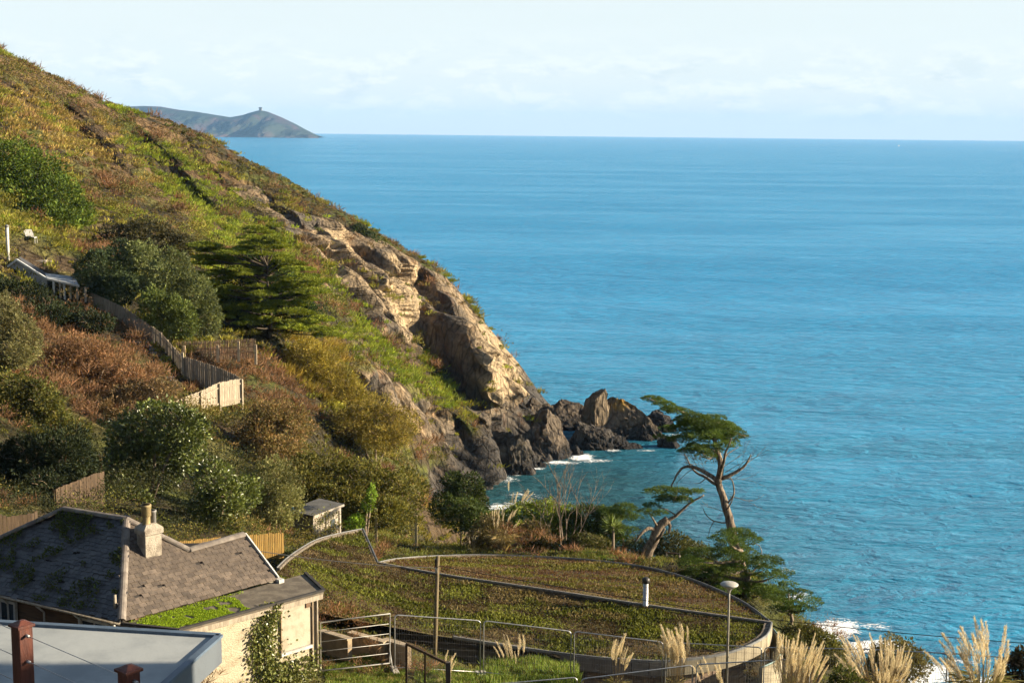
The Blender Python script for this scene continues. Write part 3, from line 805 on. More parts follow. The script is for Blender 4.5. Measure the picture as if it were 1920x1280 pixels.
Lw = L - lout * .35 - ld * .4
wallslab(Lw, Cw, base_z - .6, ze - .1, .25, 'wall', M_BROWNW)
# gutter, brackets, windows along the shaded front
MB().tube([L + lout * .05 + Vector((0, 0, -.07)), C + lout * .05 + Vector((0, 0, -.09))], .05, 8).build('gutter', M_OFFW, bung, True)
for t in (.05, .22, .40, .58, .74):
    q = C.lerp(L, t) - lout * .28
    MB().tube([C.lerp(L, t) + lout * .03 + Vector((0, 0, -.12)), q + Vector((0, 0, -.42)), Vector((q.x, q.y, base_z))], .035, 7).build('downpipe' if t in (.05, .58) else 'gutter_bracket', M_WHITE, bung, True)
for t in (.16, .62, .84):
    q = C.lerp(L, t) - lout * .33; hw = .62
    fr = MB()
    for s in (-1, 1): fr.box(q + ld * hw * s + Vector((0, 0, -.92)), ld * .04, lout * .05, (0, 0, .58))
    for dz in (-.36, -1.48): fr.box(q + Vector((0, 0, dz)), ld * hw, lout * .055, (0, 0, .045))
    fr.box(q + Vector((0, 0, -.92)), ld * .025, lout * .045, (0, 0, .55))
    wnd = fr.build('window', M_WHITE, bung)
    MB().box(q + Vector((0, 0, -.92)) + lout * .01, ld * hw * .97, lout * .015, (0, 0, .55)).build('pane', M_GLASS, wnd)
# blocked window in the sunlit wall: recessed panel, white sill; vent and waste pipe
wdir = Vector((w2.x - w1.x, w2.y - w1.y, 0)).normalized(); face_n = Vector((wdir.y, -wdir.x, 0))
def on_wall(u, v): return PPL(u, v, w1, face_n)
q0, q1, q2, q3 = on_wall(527, 1132), on_wall(583, 1112), on_wall(583, 1205), on_wall(527, 1222)
mid = (q0 + q2) / 2; hw = (Vector((q1.x, q1.y, 0)) - Vector((q0.x, q0.y, 0))).length / 2; hz = (q0.z - q3.z) / 2
bw = MB().box(mid + face_n * .015, wdir * hw, face_n * .012, (0, 0, hz)).build('blocked_window', plain('pale_board', (.38, .34, .255), (.29, .25, .18), .85, 3, .3), bung)
for s in (-1, 1): MB().box(mid + wdir * s * (hw + .03) + face_n * .025, wdir * .02, face_n * .05, (0, 0, hz + .02)).build('reveal', plain('wall_shadow_gap', (.3, .23, .15), None, .9, 3, .3), bw)
MB().box(mid + Vector((0, 0, -hz - .06)) + face_n * .05 - wdir * .05, wdir * (hw + .02), face_n * .07, (0, 0, .045)).build('sill', M_WHITE, bw)
vq = on_wall(576, 1131)
MB().box(vq + face_n * .03, wdir * .08, face_n * .03, (0, 0, .11)).build('vent', M_BROWNW, bung)
pq = w2 + face_n * .05 + e1 * -.03
MB().tube([Vector((pq.x, pq.y, wt)), Vector((pq.x, pq.y, base_z - .5))], .036, 8).build('downpipe', M_OFFW, bung, True)
pq2 = w2 + face_n * .03 - e1 * .24
MB().tube([Vector((pq2.x, pq2.y, wt - .05)) - e1 * .1, Vector((pq2.x, pq2.y, wt - .35)), Vector((pq2.x, pq2.y, base_z - .5))], .028, 7).build('vine_stem', plain('old_vine', (.12, .085, .05), None, .9, 9, .8, stretch=(4, 4, 1)), bung, True)
# moss on the flat roof
lf = LF(); n = 30000
a_, b_ = rng.random(n), rng.random(n) ** .8
H1n, F1n, F2n, H2n = (np.array(q) for q in (C + Vector((0, 0, -.09)), F1 + Vector((0, 0, .02)), F2 + Vector((0, 0, .02)), H2 + Vector((0, 0, .01))))
p = (H1n * (1 - a_)[:, None] + H2n * a_[:, None]) * (1 - b_)[:, None] + (F1n * (1 - a_)[:, None] + F2n * a_[:, None]) * b_[:, None]
k = (a_ + .16 * fbm(p * 1.3, 3, 7) + .08 * b_ < .58) & (fbm(p * 2.6, 3, 8) > -.25) | ((a_ < .62) & (b_ < .12) & (rng.random(n) < .5))
p = p[k]
lf.add(p, rdir(len(p)) * .8 + np.array([0, 0, .8]), rng.uniform(.02, .045, len(p)), .03, tones(len(p), [(.22, .32, .01), (.15, .24, .01), (.28, .34, .03)]))
lf.build('moss', leaf_soft, bung, kind='stuff')
# moss clumps on the dark slope
lf = LF(); n = 9000
a_, b_ = rng.random(n), rng.random(n)
Ln, Cn, An, Bn = (np.array(q) for q in (L, C, A, B))
p = (Cn * (1 - a_)[:, None] + Ln * a_[:, None]) * (1 - b_)[:, None] + (An * (1 - a_)[:, None] + Bn * a_[:, None]) * b_[:, None]
p = p[fbm(p * 1.5, 3, 12) > .06] + np.array(nl) * .06
lf.add(p, rdir(len(p)) * .8 + np.array(nl), rng.uniform(.04, .10, len(p)), .06, tones(len(p), [(.05, .08, .015), (.09, .12, .02), (.12, .11, .05)]))
lf.build('moss', leaf_soft, bung, kind='stuff')
# ivy on the sunlit wall
lf = LF(); n = 16000
uu = rng.uniform(455, 600, n); vv = rng.uniform(1125, 1330, n)
den = np.exp(-((uu - (505 - (vv - 1140) * .02 + 12 * np.sin(vv * .03))) / (17 + (vv - 1130) * .06)) ** 2) + .9 * np.exp(-((uu - 555) / 38) ** 2 - ((vv - 1262) / 42) ** 2)
kp = rng.random(n) < den * .55 * (1 - .8 * (inpoly(uu, vv, [(522, 1130), (588, 1108), (588, 1222), (522, 1240)])))
pp = np.array([tuple(on_wall(a, b)) for a, b in zip(uu[kp], vv[kp])])
pp = pp + np.array(face_n) * (.04 + .16 * rng.random((len(pp), 1)) * den[kp][:, None])
lf.add(pp, rdir(len(pp)) * .7 + np.array([0, 0, -.6]) + np.array(face_n) * .4, rng.uniform(.07, .13, len(pp)), .085, tones(len(pp), [(.13, .15, .035), (.20, .19, .06), (.07, .09, .02)]))
lf.build('ivy', leaf_gloss, bung)
# chimney stack
cb = PPL(291, 1046, C, nr); cu = Vector((0, 0, 1)); q_ = .82
ctr = cb - nout * .27 - rd * .03 + Vector((0, 0, .25))
def stack(z0, z1, a, b): 
    return MB().box(ctr + Vector((0, 0, (z0 + z1) / 2 * q_)), rd * a * q_, nout * b * q_, (0, 0, (z1 - z0) / 2 * q_))
ch = stack(-.65, .62, .36, .30).build('chimney', M_STONE_W, bung, bevel=.015)
stack(.62, .86, .43, .37).build('chimney_band', M_STONE_W, ch, bevel=.03)
m = MB()
m.hexa([ctr + rd * sx * .41 * q_ + nout * sy * .35 * q_ + cu * .86 * q_ for sx, sy in ((-1, -1), (1, -1), (1, 1), (-1, 1))], [ctr + rd * sx * .22 * q_ + nout * sy * .2 * q_ + cu * 1.02 * q_ for sx, sy in ((-1, -1), (1, -1), (1, 1), (-1, 1))])
m.build('flaunching', M_STONE_W, ch)
def pot(pos, prof, mat): MB().lathe(pos, [(r * q_, h * q_) for r, h in prof], 14).build('chimney_pot', mat, ch, True)
pot(ctr - rd * .08 + cu * .98 * q_, [(.17, 0), (.15, .05), (.15, .32), (.155, .33), (.185, .34), (.185, .70), (.2, .71), (.2, .78), (.15, .78), (.14, .6)], M_CLAY)
pot(ctr + rd * .17 - nout * .02 + cu * .98 * q_, [(.12, 0), (.12, .42), (.14, .43), (.14, .5), (.1, .5), (.09, .4)], M_GREYPIPE)
# vent stub near the hip
hp_ = PPL(216, 1140, C, nl)
MB().tube([hp_ - cu * .1, hp_ + cu * .42], .05, 8).build('vent_pipe', M_OFFW, bung, True)

# ---------------------------------------------------------------- flat-roofed extension in front
zr = 37.9
K = PZ(412, 1193, zr); KL = PZ(-260, 1152, zr); KB = PZ(300, 1292, zr)
dv_ = (KB - K).normalized(); KN = K + dv_ * 9; KLN = KL + dv_ * 9
ext = thing('flat_roof_building', (K.x, K.y, 34.6), 'blue-grey flat roofed extension with dark blue edge trim below the railing', 'building')
MB().poly([K, KL, KLN, KN], .06).build('roof', M_BLUE, ext)
tp = MB()
for a, b in ((KL, K), (K, KN)):
    tp.bar(a + Vector((0, 0, .02)), b + Vector((0, 0, .02)), .10, .04)
tp.build('roof_trim', M_BLUETRIM, ext)
fa = MB()
for a, b in ((KL, K), (K, KN)): fa.bar(a + Vector((0, 0, -.2)), b + Vector((0, 0, -.2)), .05, .36)
fa.build('fascia', M_FASCIA, ext)
ins = (KL - K).normalized() * .5
wx = K + ins + dv_ * .45; wy = KN + ins
wall_e = MB().hexa([Vector((wx.x, wx.y, 33.5)), Vector((wy.x, wy.y, 33.5)), Vector((wy.x, wy.y, 33.5)) + ins, Vector((wx.x, wx.y, 33.5)) + ins], [Vector((wx.x, wx.y, zr - .38)), Vector((wy.x, wy.y, zr - .38)), Vector((wy.x, wy.y, zr - .38)) + ins, Vector((wx.x, wx.y, zr - .38)) + ins]).build('wall', plain('white_render', (.72, .74, .74), (.6, .62, .63), .85, 2, .3), ext)
wl = KL + dv_ * .45
MB().hexa([Vector((wx.x, wx.y, 33.5)), Vector((wl.x, wl.y, 33.5)), Vector((wl.x, wl.y, 33.5)) + dv_ * .3, Vector((wx.x, wx.y, 33.5)) + dv_ * .3], [Vector((wx.x, wx.y, zr - .38)), Vector((wl.x, wl.y, zr - .38)), Vector((wl.x, wl.y, zr - .38)) + dv_ * .3, Vector((wx.x, wx.y, zr - .38)) + dv_ * .3]).build('wall', MATS['white_render'], ext)
er = Vector((-dv_.y, dv_.x, 0)); er = er if er.x > 0 else -er
wq = wx + dv_ * .8
fr = MB()
for s in (0, .7): fr.box(Vector((wq.x, wq.y, zr - 1.0)) + dv_ * s + er * .02, dv_ * .03, er * .04, (0, 0, .5))
for dz in (-.52, -1.5): fr.box(Vector((wq.x, wq.y, zr + dz)) + dv_ * .35 + er * .02, dv_ * .38, er * .05, (0, 0, .035))
wnd = fr.build('window', M_WHITE, ext)
MB().box(Vector((wq.x, wq.y, zr - 1.0)) + dv_ * .35 + er * .01, dv_ * .33, er * .012, (0, 0, .48)).build('pane', M_GLASS, wnd)

# ---------------------------------------------------------------- balcony railing: stained posts and steel wires
zt = P(40, 1160, 9.03).z
p1 = P(40, 1163, 9.03); p2 = PZ(241, 1246, zt)
rail = thing('balcony_railing', (p1.x, p1.y, zt - 1.15), 'red-brown timber railing posts with thin steel wires', 'railing')
step = p2 - p1
posts = [p1 - step, p1, p2, p2 + step]
for q in posts:
    d = step.normalized(); s = Vector((-d.y, d.x, 0)); th = .052 if q is p1 else .05
    po = MB().box(q + Vector((0, 0, -.62)), d * th, s * th, (0, 0, .58)).build('post', M_RUST, rail, bevel=.006)
    m = MB(); zz = q.z - .04
    m.hexa([Vector((q.x, q.y, zz)) + d * a * .064 + s * b * .064 for a, b in ((-1, -1), (1, -1), (1, 1), (-1, 1))], [Vector((q.x, q.y, zz + .02)) + d * a * .064 + s * b * .064 for a, b in ((-1, -1), (1, -1), (1, 1), (-1, 1))])
    m.hexa([Vector((q.x, q.y, zz + .02)) + d * a * .056 + s * b * .056 for a, b in ((-1, -1), (1, -1), (1, 1), (-1, 1))], [Vector((q.x, q.y, zz + .045)) + d * a * .012 + s * b * .012 for a, b in ((-1, -1), (1, -1), (1, 1), (-1, 1))])
    m.build('post_cap', M_RUST, po, bevel=.003)
    for dz in (-.09, -.27, -.45, -.63, -.81, -.99):
        MB().tube([q + d * .05 + Vector((0, 0, dz)), q + d * .085 + Vector((0, 0, dz))], .011, 8).build('wire_fitting', M_STEEL, po, True)
for dz in (-.09, -.27, -.45, -.63, -.81, -.99):
    MB().tube([posts[0] + Vector((0, 0, dz)), posts[-1] + Vector((0, 0, dz))], .0028, 5).build('wire', M_STEEL, rail, True)
# deck that carries the posts
MB().poly([posts[0] + Vector((-.6, .12, -1.15)), posts[0] + Vector((-.6, -5, -1.15)), posts[-1] + Vector((.6, -5, -1.15)), posts[-1] + Vector((.12, .12, -1.15))], .2).build('deck', M_RUST, rail)

# neighbouring house beside the viewpoint (outside the frame; its eaves throw the shade over the flat roof)
nb = thing('neighbour_house', (18, 12, 31), 'rendered house with slate roof beside the viewpoint', 'house')
MB().aabb(12.4, 2, 29, 24, 19.1, 46.0).build('wall', M_CREAM, nb)
zc_ = 46.0
MB().add([(12, 19.6, zc_), (24.4, 19.6, zc_), (24.4, 1.6, zc_), (12, 1.6, zc_), (18, 14, 48), (18, 8, 48)], [(0, 1, 4), (1, 2, 5, 4), (2, 3, 5), (3, 0, 4, 5), (3, 2, 1, 0)]).build('roof', M_SLATE, nb)

# ---------------------------------------------------------------- the turf-roofed house
tA = [(520, 1064, 56), (545, 1041, 58), (590, 1013, 62), (635, 1000, 64.2), (680, 991, 66), (694, 1022, 63.5), (708, 1054, 61)]
kerb = [(708, 1054, 61), (830, 1076, 60.3), (1000, 1101, 59.5), (1210, 1133, 58.4), (1330, 1150, 57.8), (1446, 1166, 57)]
front = [(1446, 1166, 57), (1436, 1190, 55.8), (1395, 1212, 54.8), (1340, 1228, 54.1), (1250, 1238, 53.6), (1150, 1234, 53.6), (1050, 1223, 54), (950, 1209, 54), (850, 1193, 54), (750, 1174, 53.6), (650, 1154, 53), (560, 1135, 52.4), (490, 1105, 53)]
backe = [(1446, 1166, 57), (1400, 1131, 60), (1350, 1106, 62), (1300, 1086, 64), (1250, 1071, 65.6), (1200, 1060, 67), (1100, 1048, 69.5), (1000, 1042, 70.8), (900, 1039, 71), (800, 1042, 69.5), (740, 1047, 66.5), (708, 1054, 61)]
pA, pK, pF, pB = ([P(*q) for q in s] for s in (tA, kerb, front, backe))
for s in (pF[0], pB[0]): s.z = pK[-1].z
pB[-1].z = pK[0].z; pA[-1].z = pK[0].z
allp = np.array([tuple(q) for q in pA[:-1] + pK + pF[1:]]); rA = tps_fit(allp[:, :2], allp[:, 2], 5e-3)
allb = np.array([tuple(q) for q in pK + pB[1:-1]]); rB = tps_fit(allb[:, :2], allb[:, 2], 5e-3)
turf_h = thing('turf_roof_house', (2, 60, 21), 'low house under curving turf roof with gravel edges', 'house')
def roofmesh(loop, ev, name, lift, mat, step=.35):
    poly = [(q.x, q.y) for q in loop]
    bm = bmesh.new(); vs = [bm.verts.new(q) for q in loop]; f = bm.faces.new(vs)
    bmesh.ops.triangulate(bm, faces=[f])
    bmesh.ops.subdivide_edges(bm, edges=bm.edges[:], cuts=5, use_grid_fill=True)
    bmesh.ops.triangulate(bm, faces=bm.faces[:])
    Z_ = ev(np.array([(v.co.x, v.co.y) for v in bm.verts]))
    for v, z in zip(bm.verts, Z_): v.co.z = z + lift
    Vv = [tuple(v.co) for v in bm.verts]; bm.verts.index_update(); Ff = [tuple(v.index for v in f.verts) for f in bm.faces]; bm.free()
    m = MB(); m.add(Vv, Ff); return m
loopA = pA + pK[1:] + pF[1:]
loopB = pK + pB[1:-1]
M_SUB = plain('turf_substrate', (.075, .05, .03), (.10, .085, .03), .95, 1.6, .6, .1)
roofmesh(loopA, rA, 'roof', -.12, M_SUB).build('roof', M_SUB, turf_h)
roofmesh(loopB, rB, 'roof', -.12, M_SUB).build('roof', M_SUB, turf_h)
M_GRAVEL = plain('gravel_edge', (.24, .20, .15), (.12, .10, .08), .95, 9, 1.0, .15, bdist=.05, lo=.35, hi=.6)
M_FLASH = plain('metal_edge', (.22, .22, .21), (.15, .15, .15), .6, 3, .1, .3, metal=.3)
def ribbon(line, inward, w, z, th, name, mat, edge=None):
    """kerb strip of width w along a line of points, inward = unit vectors"""
    m = MB()
    for i in range(len(line) - 1):
        a, b, ia, ib = line[i], line[i + 1], inward[i], inward[i + 1]
        lo = Vector((0, 0, z - th)); hi = Vector((0, 0, z))
        m.hexa([a + lo, b + lo, b + ib * w + lo, a + ia * w + lo], [a + hi, b + hi, b + ib * w + hi, a + ia * w + hi])
    return m.build(name, mat, turf_h)
def inw(line, side):
    r = []
    for i in range(len(line)):
        d = line[min(i + 1, len(line) - 1)] - line[max(i - 1, 0)]; n = Vector((-d.y, d.x, 0)).normalized() * side; r.append(n)
    return r
def dens(line, k=4):
    """smooth curve through the points"""
    o = []
    n = len(line)
    for i in range(n - 1):
        p0, p1_, p2_, p3 = line[max(i - 1, 0)], line[i], line[i + 1], line[min(i + 2, n - 1)]
        for j in range(k):
            t = j / k
            o.append(((p1_ * 2) + (p2_ - p0) * t + (p0 * 2 - p1_ * 5 + p2_ * 4 - p3) * t * t + (p1_ * 3 - p0 - p2_ * 3 + p3) * t ** 3) * .5)
    return o + [line[-1]]
kb = dens(pK, 5); ribbon(kb, inw(kb, 1), .10, .02, .12, 'gravel_strip', M_GRAVEL); ribbon(kb, inw(kb, -1), .03, .03, .07, 'roof_flashing', M_FLASH)
be = dens(pB, 3); ribbon(be, inw(be, 1), .10, -.02, .1, 'gravel_strip', M_GRAVEL); ribbon(be, inw(be, -1), .03, .02, .1, 'roof_flashing', M_FLASH)
ae = dens(pA[:5], 4); ribbon(ae, inw(ae, -1), .11, .0, .1, 'gravel_strip', M_GRAVEL); ribbon(ae, inw(ae, 1), .04, .03, .14, 'roof_flashing', M_FLASH)
ae = dens(pA[4:], 4); ribbon(ae, inw(ae, -1), .11, .02, .12, 'gravel_strip', M_GRAVEL); ribbon(ae, inw(ae, 1), .04, .04, .16, 'roof_flashing', M_FLASH)
fe = dens(pF[:9], 4); ribbon(fe, inw(fe, -1), .28, -.02, .1, 'gravel_strip', M_GRAVEL); ribbon(fe, inw(fe, 1), .05, .04, .1, 'roof_flashing', M_FLASH)
# curved fascia panels, each one a piece
M_PANEL = plain('pale_fascia_panel', (.29, .25, .17), (.22, .185, .125), .7, 1.5, .15, rnd=.08)
M_STONEW = plain('pink_stone_wall', (.22, .155, .11), (.14, .10, .08), .9, 3, .6, rnd=.2)
pe = dens(pF[:7], 3)
for i in range(len(pe) - 1):
    a, b = pe[i], pe[i + 1]; d = (b - a).normalized(); o = Vector((-d.y, d.x, 0)) * .06
    a2, b2 = a + d * .012, b - d * .012
    dz = Vector((0, 0, -.05)); dh = Vector((0, 0, -.62))
    MB().hexa([a2 + dh, b2 + dh, b2 + dh + o, a2 + dh + o], [a2 + dz, b2 + dz, b2 + dz + o, a2 + dz + o]).build('fascia_panel', M_PANEL if i < 12 else plain('grey_fascia_panel', (.17, .15, .13), None, .8, 2, .2), turf_h)
# walls set back under the eave: coursed stone blocks at the point, plain wall coloured dark as eave shade further along
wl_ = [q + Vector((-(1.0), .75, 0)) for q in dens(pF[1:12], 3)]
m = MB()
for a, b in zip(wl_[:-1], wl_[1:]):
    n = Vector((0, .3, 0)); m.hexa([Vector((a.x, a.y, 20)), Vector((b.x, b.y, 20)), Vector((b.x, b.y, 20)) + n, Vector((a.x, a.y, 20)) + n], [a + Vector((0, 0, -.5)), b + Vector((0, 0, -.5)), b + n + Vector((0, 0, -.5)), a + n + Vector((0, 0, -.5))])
m.build('wall', plain('eave_shade_wall', (.10, .085, .07), None, .9, 2, .3), turf_h)
me_st = piece_mesh('stone', M_STONEW); sw = dens(pF[1:6], 3)
for a, b in zip(sw[:-1], sw[1:]):
    a, b = a + Vector((-.85, .55, 0)), b + Vector((-.85, .55, 0)); d = (b - a); L_ = Vector((d.x, d.y, 0)).length; d = Vector((d.x, d.y, 0)).normalized(); o = Vector((-d.y, d.x, 0))
    z = 21.6; r_ = 0
    while z < a.z - .8:
        x = -(r_ % 2) * .2
        while x < L_:
            w = random.uniform(.38, .6); piece('stone', me_st, turf_h, a + d * (x + w / 2) + Vector((0, 0, z - a.z)) + o * random.uniform(-.02, .02), d, o, (0, 0, 1), w - .02, .18, .22); x += w
        z += .24; r_ += 1
# lower curved parapet of the terrace at the point
tp_ = dens([P(1452, 1180, 57.5), P(1466, 1200, 56.5), P(1467, 1222, 55.5), P(1455, 1240, 54.6), P(1430, 1252, 54)], 4)
m = MB(); m2 = MB()
for a, b in zip(tp_[:-1], tp_[1:]):
    n = Vector((-.14, .05, 0)); h = Vector((0, 0, -1.5)); m.hexa([a + h, b + h, b + h + n, a + h + n], [a, b, b + n, a + n])
m.build('terrace_parapet', M_PANEL, turf_h)
MB().tube([q + Vector((-.05, 0, .04)) for q in tp_], .035, 6).build('parapet_rail', plain('teal_rail', (.16, .25, .24), None, .5, 3, .1), turf_h, True)
# steel flue through the ridge
fp = P(1210, 1131, 58.4)
fl_ = MB().lathe(fp + Vector((0, 0, -.1)), [(.14, 0), (.14, .05), (.115, .07), (.115, 1.02)], 14).build('flue', M_STEEL, turf_h, True)
MB().lathe(fp + Vector((0, 0, .92)), [(.13, 0), (.16, .03), (.17, .12), (.16, .2), (.09, .25), (.02, .27)], 14).build('flue_cowl', plain('dark_cowl', (.06, .055, .05), None, .5, 4, .1, metal=.5), fl_, True)
for h in (.25, .5, .75):
    MB().lathe(fp + Vector((0, 0, h)), [(.118, 0), (.122, .005), (.122, .02), (.118, .025)], 14).build('flue_joint', M_STEEL, fl_, True)
# the turf itself
def turf_on(loop, ev, n, name, cols, seed):
    poly = [(q.x, q.y) for q in loop]; X0, X1 = min(q[0] for q in poly), max(q[0] for q in poly); Y0, Y1 = min(q[1] for q in poly), max(q[1] for q in poly)
    x = rng.uniform(X0, X1, n * 3); y = rng.uniform(Y0, Y1, n * 3); k = inpoly(x, y, poly); x, y = x[k][:n], y[k][:n]
    p = np.c_[x, y, ev(np.c_[x, y]) - .1]
    d = np.minimum(segdist(x, y, [(q.x, q.y) for q in pK]), segdist(x, y, poly + poly[:1]))
    c1 = fbm(p * np.array([.35, .8, 0]), 4, seed); c2 = fbm(p * np.array([.5, 1.2, 0]) + 30, 4, seed + 3)
    keep = (d > .05 + .06 * rng.random(len(x))) & (c1 + rng.random(len(x)) * .9 > .0)
    p, c1, c2 = p[keep], c1[keep], c2[keep]; m_ = len(p)
    a, b, e, f = (np.array(q) for q in cols)
    w1_ = sstep(.08, .30, c1 + .1 * rng.normal(size=m_))[:, None]; w2_ = sstep(.12, .3, c2 + .1 * rng.normal(size=m_))[:, None]; w3_ = sstep(.2, .35, -c2)[:, None]
    col = (a + (b - a) * w1_); col = col + (e - col) * w2_; col = col + (f - col) * w3_ * .7
    col *= 1 + .22 * rng.normal(size=(m_, 1))
    lf = LF(); L_ = rng.uniform(.05, .13, m_) * (1 + .5 * w1_[:, 0])
    lf.add(p, rdir(m_) * .9 + np.array([0, 0, .5]), L_, .045 + .03 * w1_[:, 0], np.clip(col, .01, .6))
    lf.build(name, leaf_soft, turf_h, kind='stuff')
turf_on(loopA, rA, 52000, 'turf', [(.075, .05, .022), (.11, .12, .02), (.17, .18, .03), (.22, .16, .075)], 41)
turf_on(loopB, rB, 34000, 'turf', [(.115, .06, .03), (.12, .11, .025), (.16, .15, .03), (.2, .14, .065)], 47)
# ================================================================ VEGETATION OF THE SLOPES (nobody could count it)
# kinds of cover, as outlines over the hillside; weights are softened and broken up by noise
COVER = [  # (outline in the view, kind)
    ([(0, 60), (120, 120), (270, 195), (420, 270), (520, 330), (640, 395), (760, 470), (850, 530), (985, 700), (960, 690), (830, 545), (740, 495), (620, 430), (500, 365), (400, 305), (260, 250), (120, 190), (0, 140)], 'heath'),
    ([(0, 130), (130, 190), (250, 250), (330, 330), (280, 360), (200, 330), (120, 330), (0, 270)], 'dry'),
    ([(230, 230), (420, 330), (560, 470), (600, 560), (520, 560), (420, 470), (330, 380), (240, 290)], 'grass'),
    ([(560, 470), (700, 600), (800, 690), (860, 760), (800, 780), (700, 700), (620, 650), (590, 560)], 'grass'),
    ([(150, 300), (260, 350), (350, 420), (420, 470), (380, 490), (250, 420), (160, 380)], 'heath'),
    ([(0, 560), (100, 560), (260, 600), (330, 730), (310, 780), (200, 830), (80, 800), (0, 700)], 'bracken'),
    ([(340, 650), (470, 660), (560, 740), (600, 850), (640, 900), (520, 900), (470, 790), (350, 700)], 'bracken'),
    ([(520, 640), (640, 650), (720, 760), (800, 830), (740, 830), (620, 770), (540, 720)], 'gorse'),
    ([(450, 760), (560, 800), (700, 850), (800, 880), (830, 950), (700, 990), (560, 960), (470, 880)], 'scrub'),
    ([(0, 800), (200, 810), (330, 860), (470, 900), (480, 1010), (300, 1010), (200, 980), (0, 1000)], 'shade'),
    ([(770, 880), (850, 880), (890, 950), (850, 980), (790, 970), (760, 920)], 'dry'),
    ([(620, 640), (760, 740), (880, 870), (840, 890), (740, 820), (650, 730)], 'stony'),
]
PAL = {
    'grass': [(.23, .28, .02), (.17, .22, .018), (.29, .27, .045), (.09, .13, .018)],
    'dry': [(.33, .21, .07), (.28, .22, .05), (.19, .115, .045), (.20, .19, .03)],
    'heath': [(.12, .085, .04), (.17, .115, .05), (.08, .085, .022), (.19, .11, .05)],
    'bracken': [(.20, .095, .045), (.14, .07, .04), (.25, .14, .07), (.085, .065, .03)],
    'gorse': [(.24, .19, .025), (.28, .19, .035), (.14, .15, .02), (.20, .12, .03)],
    'scrub': [(.09, .105, .018), (.16, .145, .028), (.045, .06, .014), (.20, .125, .045)],
    'shade': [(.035, .045, .014), (.055, .05, .02), (.025, .032, .012)],  # scrub coloured near black, shade painted into the ground cover
    'stony': [(.20, .19, .035), (.25, .17, .075), (.10, .11, .022), (.15, .16, .025)],
    'mixed': [(.20, .20, .022), (.11, .125, .02), (.19, .125, .04), (.27, .24, .035)],
    'garden': [(.13, .17, .02), (.09, .12, .02), (.20, .16, .05), (.16, .11, .045)],
    'lawn': [(.10, .17, .014), (.075, .13, .012), (.14, .18, .03), (.16, .13, .05)],
}
KINDS = list(PAL)
def cover_of(u, v, X):
    w1_ = fbm(X * .11, 3, 201) * 42; w2_ = fbm(X * .11 + 40, 3, 203) * 42
    k = np.full(len(u), KINDS.index('mixed'))
    k[(X[:, 1] < 100)] = KINDS.index('scrub')
    k[(X[:, 1] < 92) & (X[:, 0] > -9)] = KINDS.index('garden')
    k[(X[:, 1] < 54)] = KINDS.index('garden')
    for poly, kind in COVER:
        k[inpoly(u + w1_, v + w2_, poly)] = KINDS.index(kind)
    # patches of other cover inside each
    a = fbm(X * .2, 3, 207); b = fbm(X * .3, 3, 209)
    hs = X[:, 1] > 120
    k[(a > .27) & hs] = KINDS.index('scrub'); k[(a < -.30) & hs] = KINDS.index('grass'); k[(b > .36)] = KINDS.index('bracken')
    return k
# where clumps root: on the faces of the built land, denser near the viewpoint
tri = F[~under]
cen = V1[tri].mean(1); e1_ = V1[tri[:, 1]] - V1[tri[:, 0]]; e2_ = V1[tri[:, 3]] - V1[tri[:, 0]]
nrm = np.cross(e1_, e2_); area_ = np.linalg.norm(nrm, axis=1); nrm = nrm / np.maximum(area_, 1e-9)[:, None]; nrm[nrm[:, 2] < 0] *= -1
pu, pv = proj(cen); dist = np.linalg.norm(cen - np.array([0, 0, CAM_H]), axis=1)
view = unit(np.array([0, 0, CAM_H]) - cen); facing = (nrm * view).sum(1)
rk = RMs[tri].mean(1)
ok = (pu > -90) & (pu < 1990) & (pv > 0) & (pv < 1370) & (cen[:, 1] > 30) & (facing > -.22) & (cen[:, 2] > 2.5) & (cen[:, 1] < 262)
# nothing grows through the houses
for poly in ([(q.x, q.y) for q in loopA], [(q.x, q.y) for q in loopB], [(C.x - .3, C.y - .3), (F1.x, F1.y), (F2.x + .2, F2.y), (G2.x, G2.y + 1.5), (B.x, B.y + 3), (L.x, L.y)], [(K.x + .3, K.y + .3), (KL.x, KL.y), (KLN.x, KLN.y), (KN.x, KN.y)]):
    ok &= ~inpoly(cen[:, 0], cen[:, 1], poly)
near_fence = inpoly(pu, pv, [(140, 540), (200, 560), (300, 620), (345, 650), (350, 635), (490, 632), (490, 680), (462, 700), (462, 772), (300, 772), (315, 730), (262, 660), (140, 585)]) & (cen[:, 1] > 84) & (cen[:, 1] < 116)
clear_ = inpoly(pu, pv, [(25, 420), (95, 425), (100, 480), (170, 530), (170, 585), (90, 565), (40, 505)]) & (cen[:, 1] > 103) & (cen[:, 1] < 124)
dens_ = np.clip(1.25 * (95 / dist) ** 1.35, .55, 6.0) * (1 - .93 * sstep(.25, .6, rk)) * np.where(nrm[:, 2] < .35, .55, 1) / np.clip(facing * 1.2, .35, 1) * .62
expn = np.where(ok, dens_ * area_, 0) * np.where(clear_, .2, 1)
expn = expn * (1 - .55 * earth[tri].mean(1))
cnt = rng.poisson(expn)
fi = np.repeat(np.arange(len(tri)), cnt); N = len(fi)
a_, b_ = rng.random((N, 1)), rng.random((N, 1))
root = V1[tri[fi, 0]] + e1_[fi] * a_ + e2_[fi] * b_; rn = nrm[fi]
ru, rv = proj(root); rdist = dist[fi]; kind = cover_of(ru, rv, root)
lod = np.clip(rdist / 110, .42, 1.75)
